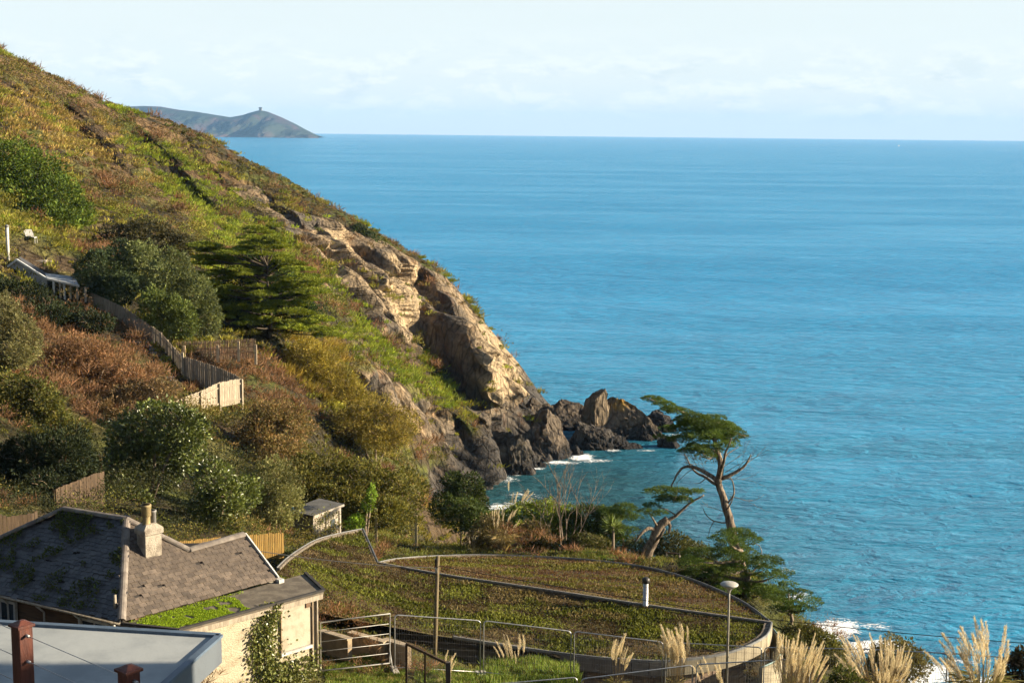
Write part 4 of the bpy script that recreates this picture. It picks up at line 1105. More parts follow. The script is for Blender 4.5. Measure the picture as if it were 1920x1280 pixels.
# the scrub grows in mounds with hollows between them
mound = fbm(root * np.where(rdist > 125, .17, .34)[:, None], 3, 401) + .35 * fbm(root * .7, 2, 404)
woody = np.isin(kind, [KINDS.index(q) for q in ('scrub', 'bracken', 'gorse', 'shade', 'mixed', 'heath')])
mscale = np.where(woody, np.clip(.55 + 1.7 * mound, .25, 1.6), 1.0)
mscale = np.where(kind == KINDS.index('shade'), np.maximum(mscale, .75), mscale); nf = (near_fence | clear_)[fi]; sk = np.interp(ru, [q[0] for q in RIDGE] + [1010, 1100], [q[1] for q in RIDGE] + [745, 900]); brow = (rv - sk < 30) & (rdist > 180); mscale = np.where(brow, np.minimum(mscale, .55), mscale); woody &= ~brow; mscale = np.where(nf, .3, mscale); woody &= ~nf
root[:, 2] += np.where(woody, np.clip(mound + .05, 0, 1) * np.where(rdist > 125, 2.0, 2.6), 0)
lfs = {}
def bucket(n): return lfs.setdefault(n, LF())
def domes(sel, name, rad, hgt, leaf, aspect, K, cols, up=.3, jit=.2):
    p = root[sel]; n = len(p)
    if not n: return
    l = lod[sel]; r = rng.uniform(*rad, n) * l ** .5 * mscale[sel] * (1 + .5 * fbm(p * .35, 2, 301)); h = r * rng.uniform(*hgt, n)
    d = rdir(n * K).reshape(n, K, 3); d[..., 2] = np.abs(d[..., 2]) * 1.1 - .12
    s = rng.uniform(.62, 1.06, (n, K, 1))
    q = p[:, None] + d * s * np.stack([r, r, h], -1)[:, None] + rn[sel][:, None] * (h * .05)[:, None, None]
    o = d * .8 + rdir(n * K).reshape(n, K, 3) * .8 + np.array([0, 0, up])
    base = tones(n, cols, jit); c = np.repeat(base, K, 0) * (1 + .2 * rng.normal(size=(n * K, 1)))
    sz = np.repeat(leaf * l, K) * rng.uniform(.6, 1.35, n * K)
    bucket(name).add(q.reshape(-1, 3), o.reshape(-1, 3), sz, sz * aspect, np.clip(c, .008, .6))
def tufts(sel, name, hgt, wid, K, cols, spread=.7, jit=.18):
    p = root[sel]; n = len(p)
    if not n: return
    l = lod[sel]
    q = p[:, None] + rng.normal(size=(n, K, 3)) * (np.array([.28, .28, .03]) * l[:, None, None])
    dn = rn[sel] * np.array([1, 1, 0]); o = np.array([0, 0, 1.0]) + rdir(n * K).reshape(n, K, 3) * spread + dn[:, None] * .9
    base = tones(n, cols, jit); c = np.repeat(base, K, 0) * (1 + .15 * rng.normal(size=(n * K, 1)))
    sz = np.repeat(l, K) * rng.uniform(hgt * .6, hgt * 1.3, n * K)
    bucket(name).add(q.reshape(-1, 3), o.reshape(-1, 3), sz, np.repeat(wid * l, K), np.clip(c, .008, .6))
near_ = rdist < 100
for kn, pal in PAL.items():
    s = kind == KINDS.index(kn); c = pal
    if kn == 'grass':
        tufts(s, 'grass_tussocks', .36, .075, 30, c, .8); domes(s & (rng.random(N) < .10), 'hillside_scrub', (.4, .8), (.6, .9), .16, .5, 40, PAL['mixed'])
    elif kn in ('dry', 'stony'):
        tufts(s & (rng.random(N) < .7), 'grass_tussocks', .42, .07, 22, c); domes(s & (rng.random(N) < .3), 'hillside_scrub', (.4, .9), (.5, .8), .17, .5, 36, c)
    elif kn == 'heath':
        domes(s, 'hillside_scrub', (.45, .85), (.5, .8), .15, .45, 34, c)
    elif kn == 'mixed':
        tufts(s & (rng.random(N) < .5), 'grass_tussocks', .45, .08, 22, c); domes(s & (rng.random(N) < .5), 'hillside_scrub', (.5, 1.0), (.5, .9), .16, .5, 40, c)
    elif kn == 'bracken':
        tufts(s & (rng.random(N) < .55), 'bracken', .75, .055, 26, c, 1.0); domes(s & (rng.random(N) < .6), 'bracken', (.5, 1.1), (.7, 1.1), .15, .35, 44, c)
    elif kn == 'gorse':
        tufts(s & (rng.random(N) < .6), 'gorse_scrub', .85, .05, 34, c, .6); domes(s & (rng.random(N) < .6), 'gorse_scrub', (.6, 1.2), (.7, 1.1), .15, .4, 44, c)
    elif kn == 'lawn':
        tufts(s, 'garden_grass', .2, .05, 30, c)
    elif kn == 'garden':
        tufts(s, 'garden_grass', .36, .05, 24, c, .8); domes(s & (rng.random(N) < .22), 'garden_weeds', (.25, .6), (.5, .9), .13, .45, 34, PAL['scrub'] + PAL['garden'])
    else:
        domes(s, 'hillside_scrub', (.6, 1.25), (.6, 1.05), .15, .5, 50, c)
for nm, lf in lfs.items():
    o = lf.build(nm, leaf_soft, None, 'stuff')
print('cover quads', {k: v.count() for k, v in lfs.items()}, 'clumps', N)
# ================================================================ TREES AND SHRUBS ONE CAN TELL APART
M_BARK = plain('grey_bark', (.23, .18, .13), (.13, .10, .075), .9, 5, .9, .1, stretch=(2, 2, .5), bdist=.04)
M_BARK_PALE = plain('bleached_bark', (.25, .195, .14), (.085, .063, .048), .85, 4, .9, .1, stretch=(2.5, 2.5, .5), lo=.42, hi=.6, bdist=.04)
M_TWIG = plain('brown_twig', (.22, .155, .10), None, .9, 5, .3)
CYP = [(.13, .185, .018), (.21, .24, .025), (.31, .31, .04), (.03, .055, .012)]
CYP_D = [(.055, .10, .02), (.085, .13, .022), (.12, .15, .028), (.03, .055, .014)]
def spray_leaves(lf, plates, leaf, cols, dens=2.2, seed=0, up=.55, bias=None, asp=.24):
    """flat layered sprays: small pointed shoots standing on plates"""
    for k, (c, r) in enumerate(plates):
        c = np.array(c, float); r = np.array(r, float)
        n = int(math.pi * r[0] * r[1] * dens / (leaf * leaf * .2))
        a = rng.random(n) * 2 * math.pi; q = np.sqrt(rng.random(n))
        e = 1 + .42 * fbm(np.c_[np.cos(a) * 1.7, np.sin(a) * 1.7, np.full(n, k * 3.1)] + seed, 3, seed)
        x, y = np.cos(a) * q * e, np.sin(a) * q * e
        z = (1 - q ** 2) * rng.uniform(-.1, 1, n) + .45 * fbm(np.c_[x * 2.4, y * 2.4, np.full(n, k * 1.7)], 3, seed + 4)
        p = c + np.c_[x, y, z] * r
        keep = fbm(np.c_[x * 3, y * 3, np.full(n, k * 2.3)], 2, seed + 7) > -.38 + .2 * q
        p = p[keep]; m = len(p)
        o = np.c_[x[keep], y[keep], np.full(m, up)] * .8 + rdir(m) * .55
        if bias is not None: o = o + np.array(bias)
        lf.add(p, o, leaf * rng.uniform(.6, 1.4, m), leaf * asp, tones(m, cols) * (1 + .15 * rng.normal()))
    return lf
def px(D): return D / FPX
def tree_root(name, base, label, cat='tree', group=None): return thing(name, base, label, cat, group)
def limb(m, line, D, r0, r1, n=7, wob=.0):
    pts_ = [P(*(q if len(q) == 3 else (q[0], q[1], D))) for q in line]
    pts_ = dens(pts_, 3)
    k = len(pts_); pts_ = [q + Vector((random.uniform(-1, 1), random.uniform(-1, 1), random.uniform(-1, 1))) * wob for q in pts_]
    m.tube(pts_, [r0 + (r1 - r0) * i / (k - 1) for i in range(k)], n)
def rand_in(poly, n, seed=0):
    r = random.Random(seed); x0, x1 = min(q[0] for q in poly), max(q[0] for q in poly); y0, y1 = min(q[1] for q in poly), max(q[1] for q in poly)
    o = []
    best_try = 0
    while len(o) < n and best_try < 20000:
        best_try += 1
        u, v = r.uniform(x0, x1), r.uniform(y0, y1)
        if inpoly(np.array([u]), np.array([v]), poly)[0] and all(math.hypot(u - a, (v - b) * 1.6) > 13 for a, b in o): o.append((u, v))
    return o
def layered_tree(name, label, base_px, D, poly, n, rad, cols, leaf, seed, trunk_r=.3, depth=2.2, flat=.3, bark=None, dens_=2.2, group=None, extra=(), core=()):
    """a cypress: a trunk, limbs out to the sprays, flat sprays filling the outline with depth"""
    b = P(base_px[0], base_px[1], D); b = on_ground(b, -.1) if abs(gz(b.x, b.y) - b.z) < 2.5 else b
    t = tree_root(name, b, label, 'tree', group)
    r = random.Random(seed); pl = []; m = MB(); limbs = []
    cen_u = sum(q[0] for q in poly) / len(poly); topv = min(q[1] for q in poly)
    top = P(cen_u * .5 + base_px[0] * .5, topv + .3 * (base_px[1] - topv), D)
    m.tube(dens([b, b.lerp(top, .35) + Vector((.2, 0, 0)), b.lerp(top, .7), top], 3), [trunk_r * (1 - .085 * i) for i in range(10)], 9)
    m.build('trunk', bark or M_BARK, t, True)
    for (u, v) in rand_in(poly, n, seed) + list(extra):
        c = P(u, v, D + r.uniform(-depth, depth)); k = r.uniform(.7, 1.25)
        pl.append((tuple(c), (rad * k, rad * k * .9, rad * k * flat)))
        h = max(0.12, min(.95, (c.z - b.z) / max(top.z - b.z, .1) - .12)); s = b.lerp(top, h)
        if r.random() < .6: limbs.append(MB().tube(dens([s, s.lerp(c, .5) + Vector((0, 0, -.15)), c], 2), [.09, .075, .06, .04, .02], 5))
    for q in limbs: q.build('limb', bark or M_BARK, t, True)
    lf = spray_leaves(LF(), pl, leaf, cols, dens_, seed, asp=.42 if core else .24)
    if core: lump_leaves(lf, [(tuple(P(u, v, D + 1.8)), (a * px(D), a * px(D) * .5, h * px(D))) for u, v, a, h in core], leaf * 1.2, [cols[-1], tuple(.6 * q for q in cols[-1])], 1.3, .3, seed=seed, fill=.6, rough=.35)  # inner leaves coloured dark to carry the shade inside the crown
    lf.build('crown', leaf_soft, t)
    return t
def lump_shrub(name, label, D, blobs, cols, leaf, seed, cat='shrub', dens_=1.6, aspect=.5, mat=None, fill=.3, rough=.24, group=None, stems=3, depth=.8):
    """blobs: (u, v, radius_u px, radius_v px[, depth shift])"""
    lumps = []
    for q in blobs:
        c = P(q[0], q[1], D + (q[4] if len(q) > 4 else 0)); lumps.append((tuple(c), (q[2] * px(D), q[2] * px(D) * depth, q[3] * px(D))))
    lo = min(lumps, key=lambda a: a[0][2] - a[1][2]); cx_ = sum(a[0][0] for a in lumps) / len(lumps); cy_ = sum(a[0][1] for a in lumps) / len(lumps)
    b = Vector((cx_, cy_, float(gz(cx_, cy_))))
    t = thing(name, b, label, cat, group)
    for k in range(stems):
        c = Vector(lumps[k % len(lumps)][0]); s = b + Vector((random.uniform(-.25, .25), random.uniform(-.25, .25), -.15))
        MB().tube([s, s.lerp(c, .5) + Vector((random.uniform(-.15, .15), 0, 0)), c], [.11, .08, .03], 6).build('stem', M_BARK, t, True)
    lump_leaves(LF(), lumps, leaf, cols, dens_, aspect, seed=seed, fill=fill, rough=rough).build('crown', mat or leaf_soft, t)
    if cat in ('bush', 'thicket') and D < 125:
        m = MB(); q_ = random.Random(seed)
        for _ in range(9 * len(lumps)):
            c, r = q_.choice(lumps); a = q_.uniform(-2.6, -.5) if q_.random() < .7 else q_.uniform(0, 6.28); el = q_.uniform(.1, 1.2)
            dn = Vector((math.cos(a) * math.cos(el), math.sin(a) * math.cos(el), math.sin(el))); s0 = Vector(c) + Vector((dn.x * r[0], dn.y * r[1], dn.z * r[2])) * .75
            L_ = q_.uniform(.25, .6) * r[0]; e = (dn + Vector((q_.uniform(-.7, .7), q_.uniform(-.5, .5), q_.uniform(-.2, .8)))).normalized()
            m.tube([s0, s0 + e * L_ * .6, s0 + e * L_ + Vector((q_.uniform(-.2, .2), 0, -.12 * L_))], [.016, .012, .006], 4, False)
        m.build('dead_twigs', M_TWIG, t, kind='stuff')
    return t

# --- on the slope
layered_tree('cypress_tree', 'broad green cypress with layered sprays on the slope behind the hurdle fence', (505, 650), 120, [(452, 440), (480, 424), (512, 438), (530, 478), (568, 498), (602, 548), (592, 575), (624, 620), (606, 640), (545, 612), (470, 612), (410, 600), (382, 545), (366, 490), (378, 455), (425, 470)], 84, 1.15, CYP, .17, 3, .2, 2.8, .27, dens_=3.6, extra=((478, 430), (490, 436), (470, 446), (500, 448), (486, 458), (515, 462), (380, 460), (395, 468), (615, 628), (600, 600)), bark=plain('dark_bark', (.06, .045, .03), None, .9, 5, .6), core=((475, 505, 42, 40), (520, 545, 50, 40), (425, 545, 36, 38), (570, 590, 32, 30), (480, 585, 64, 22)))
lump_shrub('evergreen_tree', 'dark leaning evergreen tree high on the hillside above the cottage', 142, [(20, 300, 46, 34), (70, 325, 48, 34, 2), (110, 370, 46, 36), (140, 405, 34, 30), (60, 385, 56, 40, -2), (15, 360, 45, 45), (95, 415, 45, 26, -3)], [(.055, .095, .012), (.09, .13, .016), (.03, .05, .012), (.14, .17, .025)], .3, 5, 'tree', 1.5, .5, rough=.34)
lump_shrub('thorn_bush', 'dusky olive bush on the slope above the rounded shrubs', 134, [(225, 445, 34, 22), (275, 440, 46, 28), (325, 462, 40, 26), (255, 468, 45, 20, -2)], [(.065, .06, .025), (.045, .045, .02), (.09, .075, .035)], .26, 6, 'bush', 1.5, .45, rough=.32)
lump_shrub('rounded_shrub', 'dark rounded shrub beside the cottage porch', 113, [(185, 510, 42, 40), (225, 500, 38, 42, 1), (165, 530, 25, 26, -1), (215, 545, 40, 30, -1)], [(.06, .085, .035), (.09, .115, .05), (.04, .06, .025)], .2, 8, 'shrub', 1.7, .5, rough=.2)
lump_shrub('rounded_shrub', 'tallest grey-green rounded shrub between the cottage porch and the cypress', 111, [(325, 520, 40, 46), (355, 560, 42, 50), (385, 590, 28, 42), (300, 540, 34, 46, -1), (260, 480, 34, 26, 3)], [(.12, .14, .05), (.16, .17, .065), (.08, .10, .035)], .2, 9, 'shrub', 1.7, .5, rough=.22)
lump_shrub('rounded_shrub', 'lowest rounded shrub leaning over the stepped timber fence', 108, [(318, 590, 32, 40), (345, 605, 26, 34, -1), (292, 575, 28, 34), (330, 618, 20, 20, -1)], [(.10, .13, .03), (.14, .16, .04), (.06, .085, .022)], .19, 10, 'shrub', 1.7, .5, rough=.24)
lump_shrub('olive_bush', 'big olive-coloured bush cut by the frame edge', 84, [(0, 610, 46, 56), (35, 640, 40, 48), (-30, 640, 50, 60), (20, 665, 40, 26, -1)], [(.16, .145, .06), (.2, .18, .08), (.10, .10, .04)], .15, 12, 'bush', 1.8, .4, rough=.2)
lump_shrub('broadleaf_bush', 'green broadleaf bush with yellow tints below the olive bush', 76, [(30, 735, 40, 36), (75, 755, 40, 40), (20, 790, 45, 40), (95, 790, 34, 34), (50, 820, 46, 30, -1), (130, 810, 34, 26), (0, 830, 40, 30, -1)], [(.06, .075, .02), (.10, .095, .02), (.14, .11, .02), (.04, .055, .016)], .15, 14, 'bush', 1.7, .5, rough=.3)
lump_shrub('ivy_thicket', 'tall glossy ivy-clad thicket behind the bungalow chimney', 70, [(290, 800, 70, 42), (340, 805, 46, 40, -1), (245, 840, 40, 48), (225, 905, 32, 50, -1), (300, 870, 46, 50, 1), (345, 850, 36, 40), (250, 950, 34, 36, -1), (200, 940, 26, 24)], [(.06, .08, .014), (.10, .12, .02), (.028, .042, .012), (.16, .18, .045)], .17, 16, 'thicket', 1.7, .6, leaf_gloss, rough=.3)
lump_shrub('ivy_thicket', 'hanging ivy-clad thicket between the chimney and the yellow slat fence', 66, [(400, 900, 34, 36), (420, 945, 34, 40), (385, 960, 28, 36), (430, 985, 26, 22), (455, 925, 34, 34, 2)], [(.07, .09, .015), (.11, .13, .022), (.035, .05, .013), (.16, .18, .04)], .16, 17, 'thicket', 1.7, .55, leaf_gloss, rough=.3)
lump_shrub('grey_willow_bush', 'soft grey-green bush on the bank beside the small shed', 72, [(505, 905, 40, 40), (530, 940, 36, 36), (490, 950, 34, 32), (475, 985, 30, 20, -1), (520, 970, 26, 18, -1)], [(.15, .15, .055), (.19, .17, .07), (.10, .11, .035)], .14, 18, 'bush', 1.6, .4, rough=.3)
lump_shrub('privet_bush', 'dense olive bush mass on the bank behind the shed', 84, [(600, 900, 60, 44), (680, 910, 62, 44), (740, 925, 50, 44), (640, 940, 60, 34, -2), (570, 920, 40, 36, -2), (710, 960, 60, 30, -3)], [(.10, .105, .02), (.15, .14, .028), (.06, .07, .016), (.17, .13, .035)], .17, 19, 'bush', 1.6, .5, rough=.34)
lump_shrub('bright_sapling', 'small bright yellow-green sapling on the bank above the shed', 79, [(697, 925, 8, 18), (690, 945, 10, 14), (670, 980, 17, 17)], [(.16, .25, .02), (.12, .2, .02), (.2, .26, .04)], .13, 20, 'sapling', 1.7, .5, rough=.3)
lump_shrub('clifftop_bush', 'dark green bush at the brink where the bank meets the cove', 104, [(880, 915, 26, 26), (865, 935, 30, 30), (895, 945, 20, 26), (850, 905, 20, 18), (870, 965, 36, 26, -2), (835, 950, 28, 26, -1), (895, 975, 30, 20, -3)], [(.05, .075, .018), (.08, .095, .025), (.03, .05, .014)], .19, 21, 'bush', 1.7, .5, rough=.26)
lump_shrub('cliff_shrub', 'dark green shrub clinging under the cliff top', 222, [(672, 435, 17, 14), (690, 450, 16, 18), (700, 470, 12, 14)], [(.035, .055, .02), (.05, .07, .022)], .36, 22, 'shrub', 1.6, .5, rough=.3)
DK = [(.022, .032, .012), (.035, .042, .016), (.016, .022, .01)]  # near-black leaf colours put the slope's shade into these thickets
lump_shrub('shade_thicket', 'thicket coloured as deep shade hiding the front of the hill cottage', 104, [(45, 556, 38, 26), (80, 578, 30, 20), (10, 556, 36, 34), (130, 592, 36, 20), (175, 604, 34, 18, -1), (70, 594, 50, 22, -2)], DK, .2, 70, 'thicket', 1.7, .5, rough=.3)
lump_shrub('shade_thicket', 'thicket coloured as deep shade between the broadleaf bush and the board fence', 66, [(60, 860, 50, 44), (120, 850, 50, 46), (10, 880, 40, 50), (160, 880, 30, 40, 1), (90, 920, 50, 34, -2), (30, 935, 40, 26, -2)], DK, .15, 71, 'thicket', 1.7, .5, rough=.3)
lump_shrub('bramble_mound', 'russet bramble mound below the sunlit fence corner', 90, [(505, 780, 42, 28), (545, 800, 40, 30), (480, 812, 40, 24, -1), (520, 842, 46, 26, -2)], [(.20, .11, .05), (.12, .11, .035), (.23, .14, .06), (.085, .085, .025)], .17, 72, 'bush', 1.5, .45, rough=.36)
lump_shrub('bramble_mound', 'russet bramble mound between the olive bush and the shaded steps', 88, [(195, 690, 40, 32), (150, 665, 44, 30), (245, 715, 34, 26, -1), (120, 690, 40, 30, -1)], [(.24, .115, .055), (.17, .085, .045), (.28, .16, .08), (.10, .075, .035)], .17, 73, 'bush', 1.3, .35, rough=.42)
lump_shrub('bramble_mound', 'dull bramble mound between the steps and the ivy thicket', 84, [(250, 745, 46, 28), (300, 735, 34, 22), (190, 770, 46, 30, -1), (230, 790, 40, 24, -2)], [(.19, .115, .055), (.14, .10, .045), (.23, .15, .075), (.09, .075, .035)], .16, 74, 'bush', 1.5, .4, rough=.36)
lump_shrub('gorse_bush', 'yellowish gorse bush on the slope below the cypress', 118, [(590, 690, 44, 34), (630, 720, 40, 36), (570, 665, 34, 24), (660, 750, 34, 30, -1)], [(.26, .21, .03), (.30, .23, .045), (.17, .16, .025), (.2, .13, .03)], .2, 75, 'bush', 1.4, .35, rough=.34)
lump_shrub('gorse_bush', 'larger golden gorse bush on the slope above the privet mass', 110, [(700, 780, 46, 34), (740, 800, 40, 30), (660, 800, 40, 30, -1), (720, 820, 46, 24, -2)], [(.25, .19, .035), (.19, .16, .03), (.28, .19, .05), (.12, .115, .025)], .2, 76, 'bush', 1.4, .35, rough=.34)
# --- garden hedge at the cliff edge
HED = [(.07, .09, .02), (.10, .115, .025), (.045, .065, .016), (.13, .12, .04)]
for k, (lab, D_, bl, c) in enumerate([
    ('sunlit hedge bush at the cliff edge beside the bare tree', 86, [(985, 968, 34, 22), (1020, 964, 36, 24), (1055, 978, 30, 28), (952, 975, 28, 20), (1030, 1000, 40, 24, -1), (985, 1000, 34, 22, -1), (925, 985, 22, 18)], [(.17, .22, .025), (.25, .27, .04), (.09, .12, .02)]),
    ('dark hedge bush between the bare tree and the small cypress', 85, [(1100, 978, 36, 28), (1132, 985, 28, 30), (1090, 1008, 38, 24, -1), (1118, 964, 20, 16), (1150, 1010, 30, 20, -1), (1075, 985, 26, 24)], [(.06, .09, .018), (.09, .12, .025), (.035, .055, .014)]),
    ('low sprawling bush at the foot of the bare tree', 81, [(1105, 1018, 34, 14), (1075, 1025, 20, 12), (1010, 1022, 30, 14)], [(.10, .105, .03), (.14, .12, .05), (.07, .08, .02)]),
    ('brown scrubby bush between the pampas grass and the bare tree', 82, [(920, 992, 28, 22), (905, 1010, 30, 16, -1), (1000, 1000, 26, 22)], [(.12, .095, .04), (.09, .085, .03), (.15, .11, .05)]),
    ('dark bush behind the leaning cypress trunk', 83, [(1260, 1025, 40, 24), (1300, 1040, 34, 22), (1235, 1040, 26, 20), (1195, 1030, 22, 22)], [(.04, .055, .018), (.07, .075, .025), (.10, .09, .035)]),
    ('round brown-green bush behind the pampas by the surf', 52, [(1680, 1232, 46, 34), (1655, 1250, 30, 30), (1705, 1250, 34, 30)], [(.11, .09, .03), (.085, .085, .025), (.13, .105, .04)]),
    ('low scrub bush on the brink below the terrace parapet', 61, [(1500, 1190, 34, 20), (1535, 1205, 36, 22), (1560, 1230, 30, 24), (1480, 1215, 30, 22, -1)], [(.085, .085, .022), (.06, .07, .02), (.12, .10, .035)]),
    ('dark bush cut by the frame edge beside the tall pampas', 33, [(1905, 1262, 34, 30), (1935, 1250, 40, 40), (1890, 1285, 30, 24)], [(.035, .04, .02), (.06, .05, .025), (.09, .06, .03)]),
    ('weedy green shrub at the foot of the pampas', 37, [(1580, 1275, 24, 22), (1600, 1290, 26, 18)], HED)]):
    lump_shrub('hedge_bush', lab, D_, bl, c, .15 if D_ > 60 else .1, 30 + k, 'bush', 1.7, .5, rough=.3, group='bushes along the cliff edge')
layered_tree('small_cypress', 'small dark wind-clipped cypress in the hedge above the lawn', (1165, 1010), 84, [(1140, 952), (1172, 945), (1192, 962), (1186, 1002), (1152, 1002), (1140, 978)], 12, .62, CYP_D, .15, 40, .12, .8, .4)

# --- windswept cypress: bare twisting trunk, crown streaming to one side
D_ = 75.0
b = on_ground(P(1381, 1056, D_), -.2)
t = tree_root('windswept_cypress', b, 'tall windswept cypress with bare pale trunk and crown streaming over the cove')
m = MB(); limb(m, [(1383, 1075), (1379, 1030), (1372, 990), (1363, 957), (1353, 925), (1346, 900)], D_, .30, .17, 12, .03); m.build('trunk', M_BARK_PALE, t, True)
for ln, a, b_ in [([(1346, 905), (1351, 875), (1345, 845), (1335, 815), (1316, 794)], .21, .07), ([(1347, 902), (1330, 890), (1305, 877), (1284, 875), (1269, 890), (1258, 914)], .14, .035),
                  ([(1350, 897), (1372, 889), (1392, 876), (1404, 862)], .13, .05), ([(1347, 898), (1356, 868, 74), (1362, 845, 73.6), (1372, 820, 73.5)], .11, .03), ([(1343, 908), (1318, 892, 76), (1300, 880, 76.4), (1283, 850, 76.5)], .10, .03),
                  ([(1362, 945), (1376, 925, 74.6), (1374, 902, 74.5), (1366, 893, 74.6)], .06, .02), ([(1358, 960), (1372, 940, 74.4), (1378, 915, 74.4)], .05, .015), ([(1316, 794), (1285, 776), (1250, 760), (1210, 744)], .07, .015),
                  ([(1316, 794), (1345, 792), (1380, 812), (1398, 818)], .06, .015), ([(1345, 850), (1322, 836, 75.6), (1290, 828, 76)], .06, .02), ([(1345, 845), (1330, 860, 74.5), (1318, 850, 74)], .05, .02), ([(1361, 980), (1338, 976), (1322, 962), (1318, 950)], .045, .012),
                  ([(1338, 977), (1332, 990), (1328, 1008)], .025, .008), ([(1404, 862), (1408, 852)], .05, .03), ([(1351, 875), (1365, 850, 75.5), (1385, 838, 75.8)], .05, .012), ([(1330, 890), (1312, 905, 75.2), (1300, 905, 75.4)], .035, .01),
                  ([(1305, 877), (1292, 868), (1282, 866)], .03, .01)]:
    m = MB(); limb(m, ln, D_, a, b_, 7, .02); m.build('limb', M_BARK_PALE if a > .1 else M_BARK, t, True)
pl = [(1222, 747, 20, 5), (1246, 759, 22, 7), (1272, 772, 26, 9), (1298, 783, 30, 11), (1325, 795, 38, 12), (1292, 803, 36, 11), (1262, 806, 28, 8), (1350, 806, 34, 12), (1374, 818, 24, 8), (1394, 820, 12, 4), (1312, 820, 38, 10), (1342, 826, 28, 9), (1278, 824, 28, 8), (1330, 842, 26, 9), (1302, 838, 22, 8), (1355, 795, 22, 8), (1240, 820, 14, 5), (1300, 795, 34, 12), (1335, 785, 26, 10), (1362, 805, 30, 12), (1320, 812, 40, 14), (1285, 790, 26, 9), (1345, 815, 36, 14), (1312, 846, 24, 9), (1380, 810, 18, 7), (1260, 768, 22, 7), (1235, 753, 20, 6), (1360, 835, 24, 9), (1328, 855, 20, 8), (1290, 846, 20, 7), (1372, 828, 16, 7), (1340, 800, 34, 12)]
rr = random.Random(5)
def fine_twig(p, d, L_, r, lev, m):
    q = p; pts_ = [p]
    for i in range(4):
        d = (d + Vector((rr.uniform(-.25, .25), rr.uniform(-.2, .2), rr.uniform(-.2, .22)))).normalized(); q = q + d * L_ / 4; pts_.append(q)
        if lev and i: fine_twig(q, (d + Vector((rr.uniform(-.8, .8), rr.uniform(-.5, .5), rr.uniform(-.5, .6)))).normalized(), L_ * .55, r * .55, lev - 1, m)
    m.tube(pts_, [r * (1 - .2 * i) for i in range(5)], 4, False)
m = MB()
for (u, v, du, dv) in ((1352, 880, 1, .9), (1360, 885, 1, .5), (1375, 888, 1, .7), (1350, 870, .7, 1), (1345, 860, -.4, 1), (1340, 850, -.8, .8), (1392, 876, .8, .9), (1330, 890, -.6, .8), (1310, 880, -.5, .9), (1290, 875, -.4, 1), (1368, 930, .8, -.2), (1360, 960, -.9, .1), (1352, 900, .9, .2), (1345, 845, .8, .6), (1300, 878, -.7, -.4)):
    fine_twig(P(u, v, D_), Vector((du, rr.uniform(-.4, .4), dv)).normalized(), rr.uniform(.9, 1.7), .022, 2, m)
m.build('twigs', M_TWIG, t, kind='stuff')
spray_leaves(LF(), [(tuple(P(u, v, D_ + rr.uniform(-1.3, 1.3))), (a * px(D_), a * px(D_) * .95, h * px(D_))) for u, v, a, h in pl], 0.13, CYP_D, 2.6, 50, .5, (-.4, 0, .1)).build('crown', leaf_soft, t)
spray_leaves(LF(), [(tuple(P(u, v, D_ + .3)), (a * px(D_), a * px(D_), h * px(D_))) for u, v, a, h in ((1325, 862, 22, 14), (1345, 856, 16, 12), (1300, 858, 14, 8))], .15, [(.12, .10, .035), (.09, .07, .03)], .8, 52, -.1).build('dead_foliage', leaf_soft, t)
# --- leaning cypress
D_ = 78.0
b = on_ground(P(1208, 1062, D_), -.2)
t = tree_root('leaning_cypress', b, 'stunted leaning cypress with twisted trunk beside the lawn')
m = MB(); limb(m, [(1206, 1072), (1212, 1040), (1226, 1010), (1238, 985), (1252, 974)], D_, .38, .22, 10, .04); m.build('trunk', M_BARK_PALE, t, True)
for ln, a, b_ in [([(1248, 978), (1268, 966), (1292, 944), (1320, 927)], .12, .04), ([(1232, 995), (1216, 990, 77.6), (1202, 1000, 77.3), (1190, 1015, 77.2)], .13, .05), ([(1250, 974), (1256, 985), (1254, 999)], .13, .06), ([(1236, 990), (1224, 972, 77.5), (1215, 958, 77.5)], .08, .02),
                  ([(1268, 966), (1250, 955), (1232, 950)], .05, .015), ([(1222, 1020), (1238, 1005, 77), (1246, 990, 76.8)], .1, .06), ([(1292, 944), (1285, 930), (1262, 925)], .04, .012)]:
    m = MB(); limb(m, ln, D_, a, b_, 7, .02); m.build('limb', M_BARK_PALE, t, True)
pl = [(1222, 922, 20, 5), (1246, 918, 24, 7), (1272, 924, 28, 10), (1298, 922, 20, 6), (1250, 936, 28, 8), (1280, 938, 22, 7), (1222, 948, 18, 6), (1222, 964, 16, 10), (1240, 962, 14, 8), (1208, 958, 12, 6), (1312, 922, 10, 4)]
spray_leaves(LF(), [(tuple(P(u, v, D_ + rr.uniform(-1, 1))), (a * px(D_), a * px(D_) * .95, h * px(D_))) for u, v, a, h in pl], 0.13, CYP_D, 2.6, 55, .5, (-.3, 0, .1)).build('crown', leaf_soft, t)
# --- low spreading cypresses on the brink
layered_tree('spreading_cypress', 'low spreading dark cypress on the brink below the windswept tree', (1400, 1120), 70, [(1275, 1044), (1312, 1027), (1345, 1040), (1362, 1012), (1350, 988), (1392, 988), (1400, 1022), (1432, 1046), (1464, 1050), (1468, 1074), (1448, 1085), (1460, 1110), (1430, 1125), (1395, 1125), (1350, 1102), (1315, 1085), (1290, 1072)], 34, .8, CYP_D, .125, 61, .2, 1.6, .34)
layered_tree('spreading_cypress', 'ragged cypress reaching out over the surf beside the turf roof tip', (1478, 1160), 68, [(1440, 1095), (1480, 1092), (1512, 1112), (1530, 1136), (1495, 1146), (1466, 1160), (1440, 1138)], 14, .62, CYP_D, .125, 62, .13, 1.2, .36)

